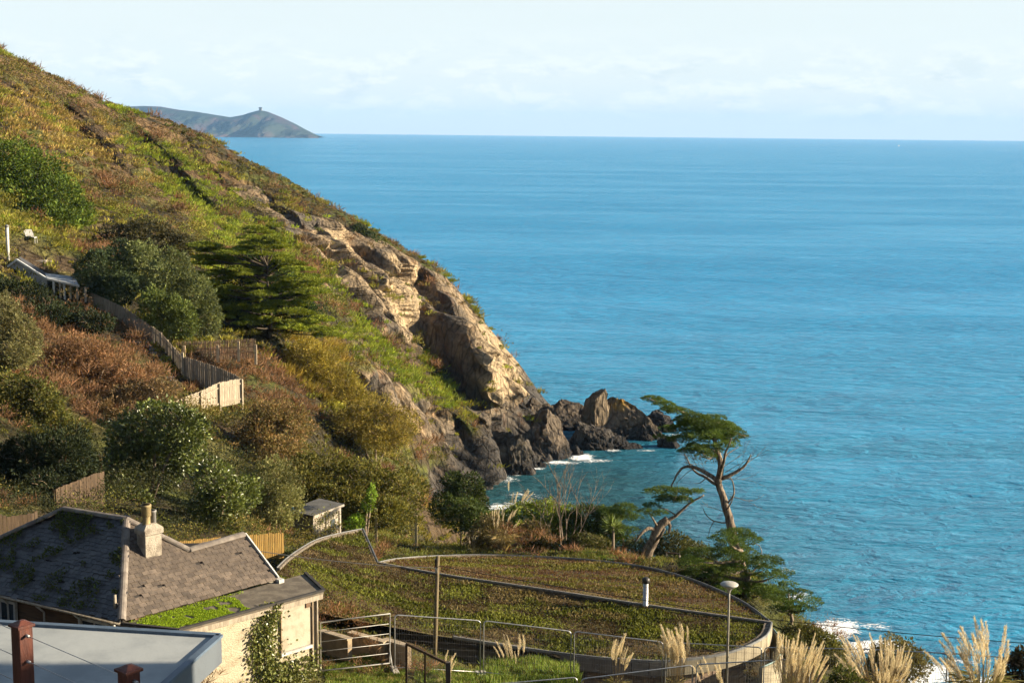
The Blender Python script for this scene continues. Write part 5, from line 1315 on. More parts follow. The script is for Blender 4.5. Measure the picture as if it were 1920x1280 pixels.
# --- bare tree
D_ = 82.0
b = on_ground(P(1055, 1040, D_), -.2)
t = tree_root('bare_tree', b, 'leafless many-stemmed tree in the garden before the cove')
def twig(m, p, d, L_, r, lev, rr):
    q = p; pts_ = [p]; n = 4
    for i in range(n):
        d = (d + Vector((rr.uniform(-.16, .16), rr.uniform(-.16, .16), rr.uniform(-.04, .14)))).normalized(); q = q + d * (L_ / n); pts_.append(q)
        if lev and i >= 1:
            for _ in range(rr.choice((1, 1, 2))):
                a = rr.uniform(0, 6.28); e = (d + Vector((math.cos(a), math.sin(a), rr.uniform(-.1, .35))) * rr.uniform(.45, .8)).normalized()
                twig(m, q, e, L_ * rr.uniform(.42, .6), r * .5, lev - 1, rr)
    m.tube(pts_, [r * (1 - .75 * i / n) for i in range(n + 1)], 5, False)
rr = random.Random(8)
for k, (dx, dz, ln, r) in enumerate([(-.32, 1, 3.9, .07), (-.1, 1, 4.6, .09), (.08, 1, 4.9, .1), (.28, 1, 4.2, .08), (.55, .8, 4.0, .06), (-.55, .85, 3.3, .05), (.15, 1, 4.3, .06)]):
    m = MB(); twig(m, b + Vector((dx * .5, rr.uniform(-.3, .3), 0)), Vector((dx, rr.uniform(-.25, .25), dz)).normalized(), ln * .85, r * .7, 2, rr); m.build('stem', M_BARK_PALE, t)
# --- cordyline
D_ = 80.5; b = on_ground(P(1150, 1012, D_))
t = thing('cordyline', b, 'spiky cordyline palm between the small cypress and the lawn', 'palm')
top = P(1150, 988, D_); MB().tube([b, b.lerp(top, .5), top], [.1, .08, .07], 7).build('trunk', M_BARK, t, True)
n = 130; d = rdir(n); d[:, 2] = np.abs(d[:, 2]) * 1.2 - .35
LF().add(np.array(top) + d * .05, d, rng.uniform(.6, 1.0, n), .07, tones(n, [(.12, .17, .03), (.17, .2, .05), (.08, .11, .02)])).build('fronds', leaf_gloss, t)

# ---------------------------------------------------------------- pampas grass: arching leaves, each plume a part
def plume_mesh(name, seed):
    r = np.random.default_rng(seed); n = 420
    h = r.random(n); prof = np.sin(np.pi * np.clip(h * .92 + .06, 0, 1)) ** .7 * (1.05 - .55 * h)
    a = r.random(n) * 6.283; rad = prof * .075 * np.sqrt(r.random(n))
    p = np.c_[np.cos(a) * rad + .22 * h ** 2.2, np.sin(a) * rad, h * .9]
    d = np.c_[np.cos(a) * .38 + .15, np.sin(a) * .38, np.full(n, .9)] + r.normal(size=(n, 3)) * .14
    cc = np.array([(.70, .60, .45), (.80, .72, .58), (.60, .47, .31)])[r.integers(0, 3, n)] * (1 + .1 * r.normal(size=(n, 1)))
    lf = LF(); lf.add(p, d, r.uniform(.06, .17, n), .012, cc); V_2 = np.concatenate(lf.v); C_2 = np.concatenate(lf.c)
    me = bpy.data.meshes.new(name); me.from_pydata(V_2.tolist(), [], np.arange(len(V_2)).reshape(-1, 4).tolist())
    a_ = me.attributes.new('col', 'FLOAT_COLOR', 'POINT'); c = np.ones((len(V_2), 4), np.float32); c[:, :3] = np.clip(C_2, 0, .9); a_.data.foreach_set('color', c.ravel())
    me.materials.append(leaf_dry); return me
PLUMES = [plume_mesh('plume', k) for k in range(5)]
M_STALK = plain('straw_stalk', (.42, .31, .16), (.3, .22, .11), .8, 5, .2)
def pampas(label, u, vb, D, n, hgt, plen, spread, lean=(0, 0), leaves=130, lcol=None, width=1.0, seed=0):
    r = random.Random(seed); b = P(u, vb, D); g_ = float(gz(b.x, b.y))
    b.z = g_ if abs(g_ - b.z) < 1.6 else b.z
    t = thing('pampas_grass', b, label, 'grass', 'pampas grass clumps')
    top_z = P(u, vb, D).z
    st = MB()
    for k in range(n):
        a = r.uniform(0, 6.283); s = spread * math.sqrt(r.random()); H = hgt * r.uniform(.55, 1.1) + (top_z - b.z)
        base = b + Vector((math.cos(a) * s * .35, math.sin(a) * s * .35, 0)); tip = b + Vector((math.cos(a) * s + lean[0] * H, math.sin(a) * s + lean[1] * H, H))
        mid = base.lerp(tip, .55) + Vector((0, 0, H * .06)); st.tube([base, mid, tip], [.010, .008, .006], 4, False)
        dirv = (tip - mid).normalized(); L_ = plen * r.uniform(.8, 1.2)
        e = dirv.orthogonal().normalized(); e = Matrix.Rotation(r.uniform(-.6, .6) + (0 if lean[0] >= 0 else math.pi), 3, dirv) @ Vector((1, 0, 0)); e = (e - dirv * e.dot(dirv)).normalized()
        w = L_ * r.uniform(.6, 1.0) * width
        piece('plume', PLUMES[r.randrange(5)], t, tip - dirv * L_ * .35, e, dirv.cross(e), dirv, w, w, L_)
    st.build('stalks', M_STALK, t, kind='stuff')
    lc = lcol or [(.22, .19, .07), (.14, .15, .045), (.30, .23, .11)]
    m_ = leaves; an = rng.random(m_) * 6.283; out_ = np.c_[np.cos(an), np.sin(an), np.zeros(m_)]
    p0 = np.array(b) + out_ * rng.uniform(0, .25, (m_, 1)) * spread; L1 = rng.uniform(.35, .62, m_) * hgt
    lf = LF(); cc = tones(m_, lc)
    d1 = out_ * rng.uniform(.15, .6, (m_, 1)) + np.array([0, 0, 1.0]); lf.add(p0, d1, L1, .035, cc)
    p1_ = p0 + unit(d1) * L1[:, None] * .9; d2 = out_ * 1.0 + np.array([0, 0, -.05]) + rdir(m_) * .25; lf.add(p1_, d2, L1 * .6, .03, cc)
    lf.build('foliage', leaf_dry, t)
    return t
DRY = [(.34, .25, .11), (.25, .19, .08), (.42, .31, .16), (.16, .15, .05)]
pampas('golden pampas clump on the garden slope beyond the turf roof', 943, 1032, 80, 16, 2.1, .55, .75, (.05, 0), 420, DRY, seed=1)
pampas('pale pampas plumes at the brink against the foam of the cove', 965, 962, 93, 9, 1.5, .8, .9, (.05, 0), 60, seed=2)
pampas('two small white plumes beside the golden pampas', 886, 1030, 79, 3, .8, .35, .25, (0, 0), 30, seed=3)
pampas('pampas plumes in the bright grass behind the mesh fence panels', 962, 1252, 50, 18, .8, .55, .6, (-.05, 0), 110, seed=4, width=.9)
pampas('narrow pampas tuft below the middle of the turf roof eave', 1158, 1275, 47, 14, 1.1, .65, .42, (.02, 0), 120, seed=5)
pampas('thick upright pampas clump before the dark eave of the turf roof', 1266, 1268, 46, 34, 1.35, .7, .5, (-.02, 0), 200, seed=6, width=.9)
pampas('three plumes standing beside the timber mesh gate', 835, 1285, 44, 4, .95, .6, .32, (.05, 0), 40, seed=7)
pampas('dense tawny pampas stand beside the curved parapet', 1492, 1312, 41, 80, 1.55, .62, .8, (.0, 0), 520, DRY, seed=8, width=.75)
pampas('dense tawny pampas stand in front of the round bush', 1645, 1318, 38, 80, 1.3, .58, .95, (-.02, 0), 460, DRY, seed=9, width=.75)
pampas('tall feathery pampas leaning over the surf by the frame edge', 1838, 1325, 30, 26, 1.4, .68, .62, (-.06, 0), 240, seed=10, width=1.0)
pampas('slanting pampas stems reaching towards the surf', 1800, 1325, 31, 6, 1.05, .5, .25, (-.42, 0), 50, seed=11)
pampas('sparse pampas plumes between the two tawny stands', 1565, 1312, 40, 8, 1.0, .5, .35, (.12, 0), 120, seed=12)
pampas('short drooping pampas in front of the stone wall', 1340, 1312, 43, 9, .95, .55, .5, (-.12, 0), 160, DRY, seed=13)
# ================================================================ FENCES, POSTS, SMALL BUILDINGS, ROCKS
M_TIMBER = plain('weathered_timber', (.33, .275, .20), (.22, .18, .13), .85, 3, .5, .15, stretch=(4, 4, .5), rnd=.14)
M_TIMBER_Y = plain('new_yellow_timber', (.33, .205, .06), (.25, .155, .05), .8, 3, .4, .15, stretch=(4, 4, .5), rnd=.14)
M_TIMBER_B = plain('brown_shade_timber', (.085, .058, .036), (.055, .038, .025), .85, 3, .5, .15, stretch=(4, 4, .5), rnd=.18)  # brown boards, darkened to put tree shade into the slope fence
me_pale = piece_mesh('paling', M_TIMBER); me_slat = piece_mesh('slat', M_TIMBER_Y); me_board = piece_mesh('board', M_TIMBER_B)
def paling_fence(label, tops, h, w, gap, me, name='paling', mat=None, post_every=1.8, post_over=0.0, side=1, jag=.03, cat='fence', group=None, nm='timber_fence'):
    """tops: world points along the top edge; every paling a piece, rails and posts behind"""
    mat = mat or M_TIMBER; line = [Vector(q) for q in tops]
    f = thing(nm, line[0] - Vector((0, 0, h)), label, cat, group)
    for a, b in zip(line[:-1], line[1:]):
        d = b - a; L_ = Vector((d.x, d.y, 0)).length; dn = Vector((d.x, d.y, 0)).normalized(); o = Vector((-dn.y, dn.x, 0)) * side
        n = max(1, int(L_ / (w + gap)))
        for i in range(n):
            t = (i + .5) / n; q = a.lerp(b, t); hh = h + random.uniform(-jag, jag)
            piece(name, me, f, Vector((q.x, q.y, q.z - h)) + o * random.uniform(-.006, .006), dn + Vector((0, 0, random.uniform(-.01, .01))), o, (0, 0, 1), L_ / n - gap, .022, hh)
        for dz in (.3, h - .35): MB().bar(a - Vector((0, 0, h - dz)) + o * .05, b - Vector((0, 0, h - dz)) + o * .05, .05, .09).build('rail', mat, f)
        k = max(1, round(L_ / post_every))
        for i in range(k + 1):
            q = a.lerp(b, i / k) + o * .10; MB().box(Vector((q.x, q.y, q.z - h / 2 + post_over / 2 - .15)), dn * .05, o * .05, (0, 0, h / 2 + post_over / 2 + .1)).build('post', mat, f)
    return f
paling_fence('shaded far run of the stepped timber fence below the rounded shrubs', [P(160, 543, 112), P(200, 561, 110.5), P(236, 578, 109), P(270, 602, 107), P(300, 622, 104.5), P(325, 650, 102), P(341, 668, 100)], 2.0, .16, .02, me_pale, side=1)
paling_fence('inner curving run of the timber fence beside the steps', [P(343, 668, 100), P(365, 674, 99.5), P(390, 682, 99), P(415, 691, 98.5), P(438, 701, 98.1), P(451, 709, 97.6)], 2.0, .14, .015, me_pale, side=1)
f_ = paling_fence('sunlit outer run of the timber fence turning at the corner', [P(452, 709, 97.4), P(410, 717, 95.6), P(375, 733, 94), P(345, 745, 92.6), P(312, 758, 91)], 1.75, .14, .015, me_pale, side=1)
po = P(342, 662, 99.9); MB().box(po + Vector((0, 0, -1.2)), (.08, 0, 0), (0, .08, 0), (0, 0, 1.25)).build('corner_post', M_TIMBER, f_)
paling_fence('board fence with shade in its colour on the slope above the bungalow roof', [P(104, 916, 62), P(135, 904, 63), P(165, 892, 64), P(195, 882, 65)], 1.7, .14, .01, me_board, 'board', M_TIMBER_B, side=1)
paling_fence('brown board fence beside the hipped end of the bungalow roof', [P(-20, 962, 53), P(20, 968, 53.5), P(58, 962, 54), P(70, 958, 54.3)], 1.3, .14, .01, me_board, 'board', M_TIMBER_B, side=1)
paling_fence('new yellow slat fence behind the bungalow roof ridge', [P(322, 1016, 57), P(380, 1010, 57.8), P(440, 1005, 58.6), P(500, 1000, 59.4), P(531, 998, 59.8)], 1.15, .06, .025, me_slat, 'slat', M_TIMBER_Y, side=1)
# brushwood hurdles
hu = thing('hurdle_fence', P(330, 672, 106), 'brushwood hurdle fence with pale posts below the cypress', 'fence')
hl = [P(330, 641, 106), P(408, 638, 105), P(446, 636, 104.5), P(479, 635, 104)]
for a, b in zip(hl[:-1], hl[1:]):
    m = MB(); d = b - a; n = int(d.length / .045); o = Vector((-d.y, d.x, 0)).normalized()
    for i in range(n):
        q = a + d * ((i + random.random()) / n); m.bar(q + o * random.uniform(-.04, .04) + Vector((random.uniform(-.06, .06), 0, random.uniform(-.05, .04))), q + o * random.uniform(-.04, .04) + Vector((random.uniform(-.06, .06), 0, -1.45)), .028, .028, (0, 1, 0))
    for z in (-.2, -.6, -1.0): m.bar(a + Vector((0, 0, z)) - o * .05, b + Vector((0, 0, z)) - o * .05, .05, .04)
    m.build('hurdle_panel', plain('brushwood', (.30, .20, .125), (.2, .13, .08), .9, 6, .5), hu, kind='stuff')
for u, v, h in ((345, 648, 1.3), (408, 647, 1.3), (447, 640, 1.5), (479, 646, 1.5)):
    q = P(u, v, 103.9); MB().box(q + Vector((0, 0, -h / 2)), (.09, 0, 0), (0, .07, 0), (0, 0, h / 2)).build('post', plain('pale_post', (.42, .32, .21), None, .85, 4, .4), hu)
# steps between the fences
stp = thing('garden_steps', on_ground(P(300, 700, 98)), 'shaded timber steps climbing beside the curving fence', 'steps')
for k in range(14):
    t = k / 13; q = P(322 - 58 * t, 728 - 85 * t, 96.5 + 8 * t); MB().box(q, (.62, .12, 0), (-.05, .26, 0), (0, 0, .09)).build('step', plain('grey_step', (.16, .17, .17), None, .9, 3, .4), stp)

# ---------------------------------------------------------------- garden shed
FLc = P(587, 1015, 74); top_z = P(587, 967, 74).z; FRc = P(639, 1001, 76); FRc.z = FLc.z
fd = Vector((FRc.x - FLc.x, FRc.y - FLc.y, 0)); fw = fd.length; fd.normalize(); fn = Vector((fd.y, -fd.x, 0)); bz = top_z - 2.05
sh = thing('garden_shed', (FLc.x, FLc.y, bz), 'small pale timber shed with flat roof behind the turf roof prow', 'shed')
q0 = Vector((FLc.x, FLc.y, bz)); dp = 1.5
def sbox(x0, x1, y0, y1, z0, z1, name, mat, par=None, bevel=0):
    """x along the front, y into the shed"""
    c = q0 + fd * ((x0 + x1) / 2) - fn * ((y0 + y1) / 2) + Vector((0, 0, (z0 + z1) / 2))
    return MB().box(c, fd * (x1 - x0) / 2, -fn * (y1 - y0) / 2, (0, 0, (z1 - z0) / 2)).build(name, mat, par or sh)
M_SHED = plain('shed_boards', (.25, .20, .14), (.17, .135, .1), .85, 3, .4, stretch=(.7, .7, 5))
sbox(0, fw, .04, dp, 0, 2.0, 'wall', M_SHED)
for k in range(11): sbox(-.012, 0, .05, dp, .02 + k * .18, .02 + k * .18 + .165, 'board', M_SHED)
M_SHW = plain('pale_shed_paint', (.34, .295, .24), (.25, .21, .17), .8, 3, .4, stretch=(3, 3, .5))
for x in (0, fw * .47, fw - .12): sbox(x, x + .12, -.03, .04, 0, 2.0, 'frame_post', M_SHW)
sbox(.12, fw - .12, -.025, .04, 1.86, 2.0, 'frame_rail', M_SHW)
for x0 in (.16, fw * .5 + .1):
    d_ = sbox(x0, x0 + fw * .36, -.015, .04, .05, 1.82, 'door', M_OFFW)
    for k in range(4): sbox(x0 + .02 + k * fw * .088, x0 + k * fw * .088 + fw * .08, -.028, -.015, .08, 1.8, 'plank', M_OFFW, d_)
    sbox(x0 + fw * .33, x0 + fw * .35, -.05, -.028, .95, 1.05, 'handle', M_DARKWIRE, d_)
sbox(fw * .62, fw * .78, -.036, -.029, .9, 1.5, 'window', M_GLASS)
c0 = q0 + Vector((0, 0, 2.0)); ov = .14
rt = [c0 - fd * ov + fn * ov + Vector((0, 0, .02)), c0 + fd * (fw + ov) + fn * ov + Vector((0, 0, .1)), c0 + fd * (fw + ov) - fn * (dp + ov) + Vector((0, 0, .16)), c0 - fd * ov - fn * (dp + ov) + Vector((0, 0, .08))]
MB().poly([q + Vector((0, 0, .09)) for q in rt], .05).build('roof', plain('shed_felt', (.11, .105, .095), None, .9, 3, .3), sh)
MB().bar(rt[0] + Vector((0, 0, .02)), rt[1] + Vector((0, 0, .02)), .03, .12).bar(rt[1] + Vector((0, 0, .02)), rt[2] + Vector((0, 0, .02)), .03, .12).build('roof_edge', M_SHW, sh)
# leaning frame beside it
lfm = thing('lean_frame', P(540, 1005, 73), 'slanting pale timber frame leaning beside the shed', 'frame')
a, b = P(516, 982, 73), P(546, 958, 73)
MB().bar(a, b, .05, .06).bar(a + Vector((.1, 0, -1.0)), a, .04, .04).bar(b + Vector((0, 0, -1.6)), b, .04, .04).build('timber', M_OFFW, lfm)
MB().add([a, b, b + Vector((0, 0, -1.5)), a + Vector((0, 0, -.9))], [(0, 1, 2, 3)]).build('sheet', plain('black_sheet', (.03, .035, .035), None, .5, 3, .3), lfm)
MB().box(b + Vector((.06, 0, .08)), (.06, 0, 0), (0, .05, 0), (0, 0, .14)).build('cap', plain('blue_cap', (.1, .3, .55), None, .4, 3, .1), lfm)

# ---------------------------------------------------------------- cottage high on the slope
ct = thing('hill_cottage', P(90, 560, 113), 'cottage roof and white-edged porch half hidden on the upper slope', 'house')
M_CROOF = plain('grey_porch_roof', (.27, .29, .31), None, .6, 3, .2); M_DROOF = plain('dark_cottage_roof', (.06, .06, .065), None, .7, 4, .4)
g0, g1, g2 = P(14, 500, 112), P(31, 487, 112), P(90, 524, 111)
bk = Vector((-1.5, 6, 0))
MB().add([g1, g2, g2 + bk, g1 + bk, g0, g0 + bk], [(0, 1, 2, 3), (0, 3, 5, 4)]).build('roof', M_DROOF, ct)
MB().add([g0 + Vector((.1, .1, -.05)), g1 + Vector((0, .1, -.1)), g2 + Vector((-.1, .1, -.1)), P(88, 575, 111.2), P(14, 560, 112.1)], [(0, 1, 2, 3, 4)]).build('gable_wall', plain('grey_gable', (.33, .33, .33), (.25, .25, .26), .8, 2, .3), ct)
MB().bar(g1, g2, .12, .16).bar(g0, g1, .12, .16).build('barge_board', plain('grey_white_board', (.55, .56, .56), None, .6, 3, .1), ct)
r0_, r1_, r2_, r3_ = P(88, 522, 110.4), P(148, 535, 109.5), P(140, 518, 112.5), P(84, 512, 112.5)
MB().poly([r0_, r1_, r2_, r3_], .05).build('porch_roof', M_CROOF, ct)
MB().bar(r0_ + Vector((0, 0, -.05)), r1_ + Vector((0, 0, -.05)), .08, .14).build('porch_fascia', M_WHITE, ct)
for u, v0, v1 in ((101, 527, 560), (113, 530, 566), (121, 531, 566), (132, 533, 560), (145, 536, 562), (160, 538, 566)):
    a, b = P(u, v0, 110.2), P(u, v1, 110.2); MB().box((a + b) / 2, (.07, 0, 0), (0, .07, 0), (0, 0, (a.z - b.z) / 2)).build('porch_post', M_WHITE if u in (101, 126, 121) else M_OFFW, ct)
MB().add([P(100, 530, 112.4), P(165, 538, 112.0), P(165, 575, 112.0), P(100, 575, 112.4)], [(0, 1, 2, 3)]).build('porch_back_wall', plain('ochre_wall', (.42, .34, .2), (.2, .15, .08), .8, 4, .3), ct)
a, b = P(13, 425, 113), P(15, 480, 113)
fl2 = thing('white_flue', b, 'tall white flue pipe rising beside the cottage roof', 'flue')
MB().tube([b + Vector((0, 0, -.6)), a], .13, 10).build('pipe', M_WHITE, fl2, True); MB().lathe(a, [(.16, -.05), (.17, .05), (.1, .14), (.02, .17)], 10).build('cowl', M_GREYPIPE, fl2, True)
pl_ = thing('stone_pillar', P(73, 505, 116), 'squat stone hearth pillar behind the cottage roof', 'pillar')
c = P(73, 495, 116); MB().box(c + Vector((0, 0, -.4)), (.55, .1, 0), (-.1, .5, 0), (0, 0, .62)).build('body', M_STONEW, pl_, bevel=.05); MB().box(c + Vector((0, 0, .27)), (.62, .1, 0), (-.1, .55, 0), (0, 0, .06)).build('cap', M_STONE_W, pl_)
MB().box(c + Vector((.75, .2, -.25)), (.2, .05, 0), (-.05, .3, 0), (0, 0, .5)).build('side_pier', M_STONE_W, pl_, bevel=.04)
ch_ = thing('deck_chair', P(58, 455, 120), 'white reclining chair on a ledge of the upper slope', 'chair')
a, b, c = P(50, 430, 120), P(56, 443, 119.6), P(67, 446, 118.8)
s = Vector((.0, .35, 0)); w_ = Vector((.32, .12, 0))
MB().hexa([a - w_, a + w_, b + w_, b - w_], [a - w_ + Vector((.05, -.05, 0)), a + w_ + Vector((.05, -.05, 0)), b + w_ + Vector((.05, -.05, 0)), b - w_ + Vector((.05, -.05, 0))]).build('backrest', M_WHITE, ch_)
MB().hexa([b - s, c - s, c + s, b + s], [q + Vector((0, 0, .06)) for q in (b - s, c - s, c + s, b + s)]).build('seat', M_WHITE, ch_)
for q in (b - s * .8, b + s * .8, c - s * .8, c + s * .8): MB().bar(q, q + Vector((0, 0, -.45)), .06, .06).build('leg', M_WHITE, ch_)

# ---------------------------------------------------------------- steel mesh fence panels
def heras(label, ta, tb, h=2.0, feet=True):
    ta, tb = Vector(ta), Vector(tb); d = tb - ta; L_ = d.length; dn = d.normalized(); up = Vector((0, 0, 1))
    f = thing('mesh_fence_panel', ta - up * h, label, 'fence', 'steel mesh fence panels')
    r = .12; top = [ta - up * h, ta - up * r] + [ta + dn * (r - r * math.cos(x)) - up * (r - r * math.sin(x)) for x in (.52, 1.05)] + [ta + dn * r] + [tb - dn * r] + [tb - dn * (r - r * math.sin(x)) - up * (r - r * math.cos(x)) for x in (.52, 1.05)] + [tb - up * r, tb - up * h]
    MB().tube(top, .021, 7).build('frame', M_STEEL, f, True)
    MB().tube([ta - up * (h - .12), tb - up * (h - .12)], .018, 6).build('bottom_rail', M_STEEL, f, True)
    m = MB(); n = int(L_ / .085)
    for i in range(1, n):
        q = ta + d * (i / n); m.tube([q - up * .03, q - up * (h - .13)], .0032, 3, False)
    for k in range(1, 9):
        z = h * k / 9; m.tube([ta - up * z, tb - up * z], .0032, 3, False)
    m.build('wire_mesh', M_WIRE, f, kind='stuff')
    if feet:
        for q in (ta, tb):
            o = Vector((-dn.y, dn.x, 0)); MB().box(q - up * (h + .02), dn * .12, o * .36, (0, 0, .07)).build('concrete_foot', plain('concrete', (.30, .27, .23), (.22, .2, .17), .9, 5, .4), f, bevel=.02)
    return f
row = [(737, 1152, 46.5), (904, 1163, 47.3), (1074, 1183, 47.6), (1246, 1203, 47.2), (1431, 1213, 46.0), (1614, 1216, 44.4), (1780, 1224, 43), (1960, 1238, 41.5)]
labs = ['mesh fence panel nearest the field gate in front of the utility post', 'mesh fence panel between the utility post and the low plumes', 'mesh fence panel in front of the dark eave and narrow pampas tuft', 'mesh fence panel behind the lamp post', 'mesh fence panel in front of the curved parapet', 'mesh fence panel before the round bush', 'mesh fence panel at the frame edge behind the tall pampas']
for k in range(7):
    a, b = P(row[k][0] + 3, row[k][1], row[k][2]), P(row[k + 1][0] - 3, row[k + 1][1], row[k + 1][2]); heras(labs[k], a, b)
for (a, b, lab) in (((905, 1284, 41.5), (1082, 1269, 41.6), 'nearer mesh fence panel below the bright grass'), ((1090, 1272, 41.6), (1299, 1246, 41.8), 'nearer mesh fence panel below the narrow pampas tuft'), ((1306, 1245, 41.8), (1519, 1233, 41.6), 'nearer mesh fence panel below the stone wall and lamp post')):
    heras(lab, P(*a), P(*b), 2.0, False)
# field gate beside the bungalow
gt = thing('field_gate', P(600, 1256, 44.5), 'pale tubular five-bar gate beside the bungalow wall', 'gate')
A_, B_ = P(601, 1166, 44.3), P(731, 1150, 45.6); A2_, B2_ = P(601, 1257, 44.3), P(731, 1242, 45.6)
MB().tube([A2_, A_, B_, B2_, A2_], .028, 8).build('frame', plain('pale_gate_paint', (.36, .35, .32), (.27, .26, .24), .5, 5, .2, metal=.2), gt, True)
for t in (.2, .4, .6, .8):
    MB().tube([A_.lerp(A2_, t), B_.lerp(B2_, t)], .012, 6).build('bar', MATS['pale_gate_paint'], gt, True)
MB().tube([B_.lerp(B2_, .75), B2_ + Vector((.12, -.3, -.15))], .02, 6).build('prop', MATS['pale_gate_paint'], gt, True)
# timber and mesh gate
bg_ = thing('timber_mesh_gate', P(835, 1300, 42), 'brown timber and mesh gate panel with thick dark post', 'gate')
A_, B_ = P(762, 1206, 42.5), P(836, 1242, 41.2)
MB().bar(A_, B_, .06, .08).build('top_rail', M_TIMBER_B, bg_)
for q, w in ((A_, .035), (A_.lerp(B_, .48), .03)): MB().box(q + Vector((0, 0, -.75)), (w, 0, 0), (0, w, 0), (0, 0, .74)).build('upright', M_TIMBER_B, bg_)
MB().box(B_ + Vector((.07, 0, -.85)), (.075, 0, 0), (0, .075, 0), (0, 0, .88)).build('post', plain('dark_post', (.07, .055, .045), None, .8, 4, .4), bg_)
m = MB()
for i in range(24): q = A_.lerp(B_, i / 24); m.tube([q, q + Vector((0, 0, -1.4))], .002, 3, False)
for k in range(14): m.tube([A_ + Vector((0, 0, -.1 * k)), B_ + Vector((0, 0, -.1 * k))], .002, 3, False)
m.build('wire_mesh', M_WIRE, bg_, kind='stuff')
# low garden walls
M_LOWW = plain('earthy_stone', (.30, .225, .14), (.20, .15, .1), .9, 3, .7)
for lab, a, b, h in (('low stone garden wall seen through the field gate', (598, 1184, 48.5), (652, 1200, 47.5), .8), ('stepped stone garden wall beyond the field gate', (652, 1187, 48.6), (720, 1206, 47.6), .75), ('short stone wall end beside the timber mesh gate', (716, 1200, 48), (764, 1214, 47), .8)):
    A_, B_ = P(*a), P(*b); w = thing('garden_wall', A_ - Vector((0, 0, h)), lab, 'wall', 'low garden walls'); d = (B_ - A_); o = Vector((-d.y, d.x, 0)).normalized() * .2
    MB().hexa([A_ - Vector((0, 0, h)), B_ - Vector((0, 0, h)), B_ + o - Vector((0, 0, h)), A_ + o - Vector((0, 0, h))], [A_, B_, B_ + o, A_ + o]).build('wall', M_LOWW, w)
    c_ = Vector((0, 0, .06)); MB().hexa([A_ - o * .15, B_ - o * .15, B_ + o * 1.15, A_ + o * 1.15], [A_ - o * .15 + c_, B_ - o * .15 + c_, B_ + o * 1.15 + c_, A_ + o * 1.15 + c_]).build('coping', plain('pale_coping', (.42, .33, .22), None, .9, 4, .5), w)

# ---------------------------------------------------------------- posts, lamp, cables
ub = P(814, 1200, 53); ut = P(821, 1042, 53)
up_ = thing('utility_post', ub, 'slim wooden utility post carrying the black cable', 'post')
MB().tube([ub + Vector((0, 0, -1.5)), ut], [.09, .07], 10).build('pole', plain('utility_timber', (.17, .13, .07), (.11, .085, .05), .85, 4, .5, stretch=(3, 3, .5)), up_, True)
MB().box(ut + Vector((-.06, -.08, -.55)), (.05, 0, 0), (0, .05, 0), (0, 0, .1)).build('bracket', M_STEEL, up_); MB().box(ut + Vector((-.08, -.08, -.25)), (.025, 0, 0), (0, .04, 0), (0, 0, .16)).build('insulator', M_DARKWIRE, up_)
def cable(label, pts_, sag):
    t = thing('cable', pts_[0], label, 'cable'); m = MB()
    for a, b in zip(pts_[:-1], pts_[1:]): m.tube([a.lerp(b, i / 14) + Vector((0, 0, -sag * 4 * (i / 14) * (1 - i / 14))) for i in range(15)], .013, 5, False)
    m.build('strand', M_DARKWIRE, t, True)
cable('black cable from the bungalow gable to the utility post', [P(470, 1030, 45.8), P(818, 1064, 53)], .12)
cable('black cable from the utility post over the roof ridge and out across the surf', [P(820, 1060, 53), P(1445, 1160, 47), P(1990, 1210, 40)], .06)
for u, v0, v1, D_, lab in ((705, 956, 1024, 80, 'pale wooden post standing on the garden slope behind the shed'), (780, 968, 1018, 81, 'grey wooden post of the garden wire fence beyond the prow')):
    a, b = P(u, v0, D_), P(u, v1, D_); t = thing('fence_post', b, lab, 'post'); MB().box((a + b) / 2, (.075, 0, 0), (0, .075, 0), (0, 0, (a.z - b.z) / 2 + .1)).build('timber', plain('pale_post2', (.40, .33, .19) if u == 705 else (.40, .33, .19), None, .85, 4, .4), t)
lb = P(1362, 1300, 46); lt = P(1367, 1108, 46); lb.z = min(lb.z, float(gz(lb.x, lb.y)))
lamp = thing('lamp_post', lb, 'slim pale lamp post with shallow conical shade', 'lamp')
MB().tube([lb + Vector((0, 0, -.3)), lb.lerp(lt, .93), lt], [.05, .042, .038], 10).build('pole', plain('lamp_paint', (.27, .25, .21), (.2, .185, .155), .5, 5, .2), lamp, True)
MB().lathe(lt, [(.04, -.06), (.05, 0), (.1, .1), (.30, .22), (.31, .25), (.27, .285), (.1, .31), (.02, .33)], 20).build('shade', plain('pale_shade', (.36, .34, .29), (.29, .27, .23), .5, 4, .1), lamp, True)
MB().bar(lt + Vector((0, 0, -.1)), lt + Vector((.12, 0, .1)), .02, .02).build('bracket', M_STEEL, lamp)
# garden arch, hand rail, timber screen at the brink
ar = thing('garden_arch', P(1405, 1048, 74), 'small metal garden arch with mesh beside the windswept trunk', 'arch')
for du, nm in ((0, 0), (22, 1)):
    pts_ = [P(1378 + du, 1052, 74), P(1378 + du, 1030, 74), P(1382 + du, 1021, 74), P(1392 + du, 1018, 74), P(1402 + du, 1022, 74), P(1406 + du, 1032, 74), P(1406 + du, 1054, 74)]
    MB().tube(pts_ if du else pts_, .022, 6).build('hoop', plain('grey_iron', (.24, .22, .2), None, .6, 4, .2), ar, True)
m = MB()
for k in range(9): m.tube([P(1384 + k * 5, 1052, 74), P(1388 + k * 5, 1020, 74)], .006, 4, False); m.tube([P(1380, 1050 - k * 3.4, 74), P(1426, 1052 - k * 3.4, 74)], .006, 4, False)
m.build('mesh', M_WIRE, ar, kind='stuff')
hr = thing('hand_rail', P(1285, 1085, 73), 'pale hand rail at the end of the garden path', 'railing')
MB().tube([P(1281, 1074, 73), P(1297, 1066, 73.5)], .035, 7).build('rail', M_WHITE, hr, True)
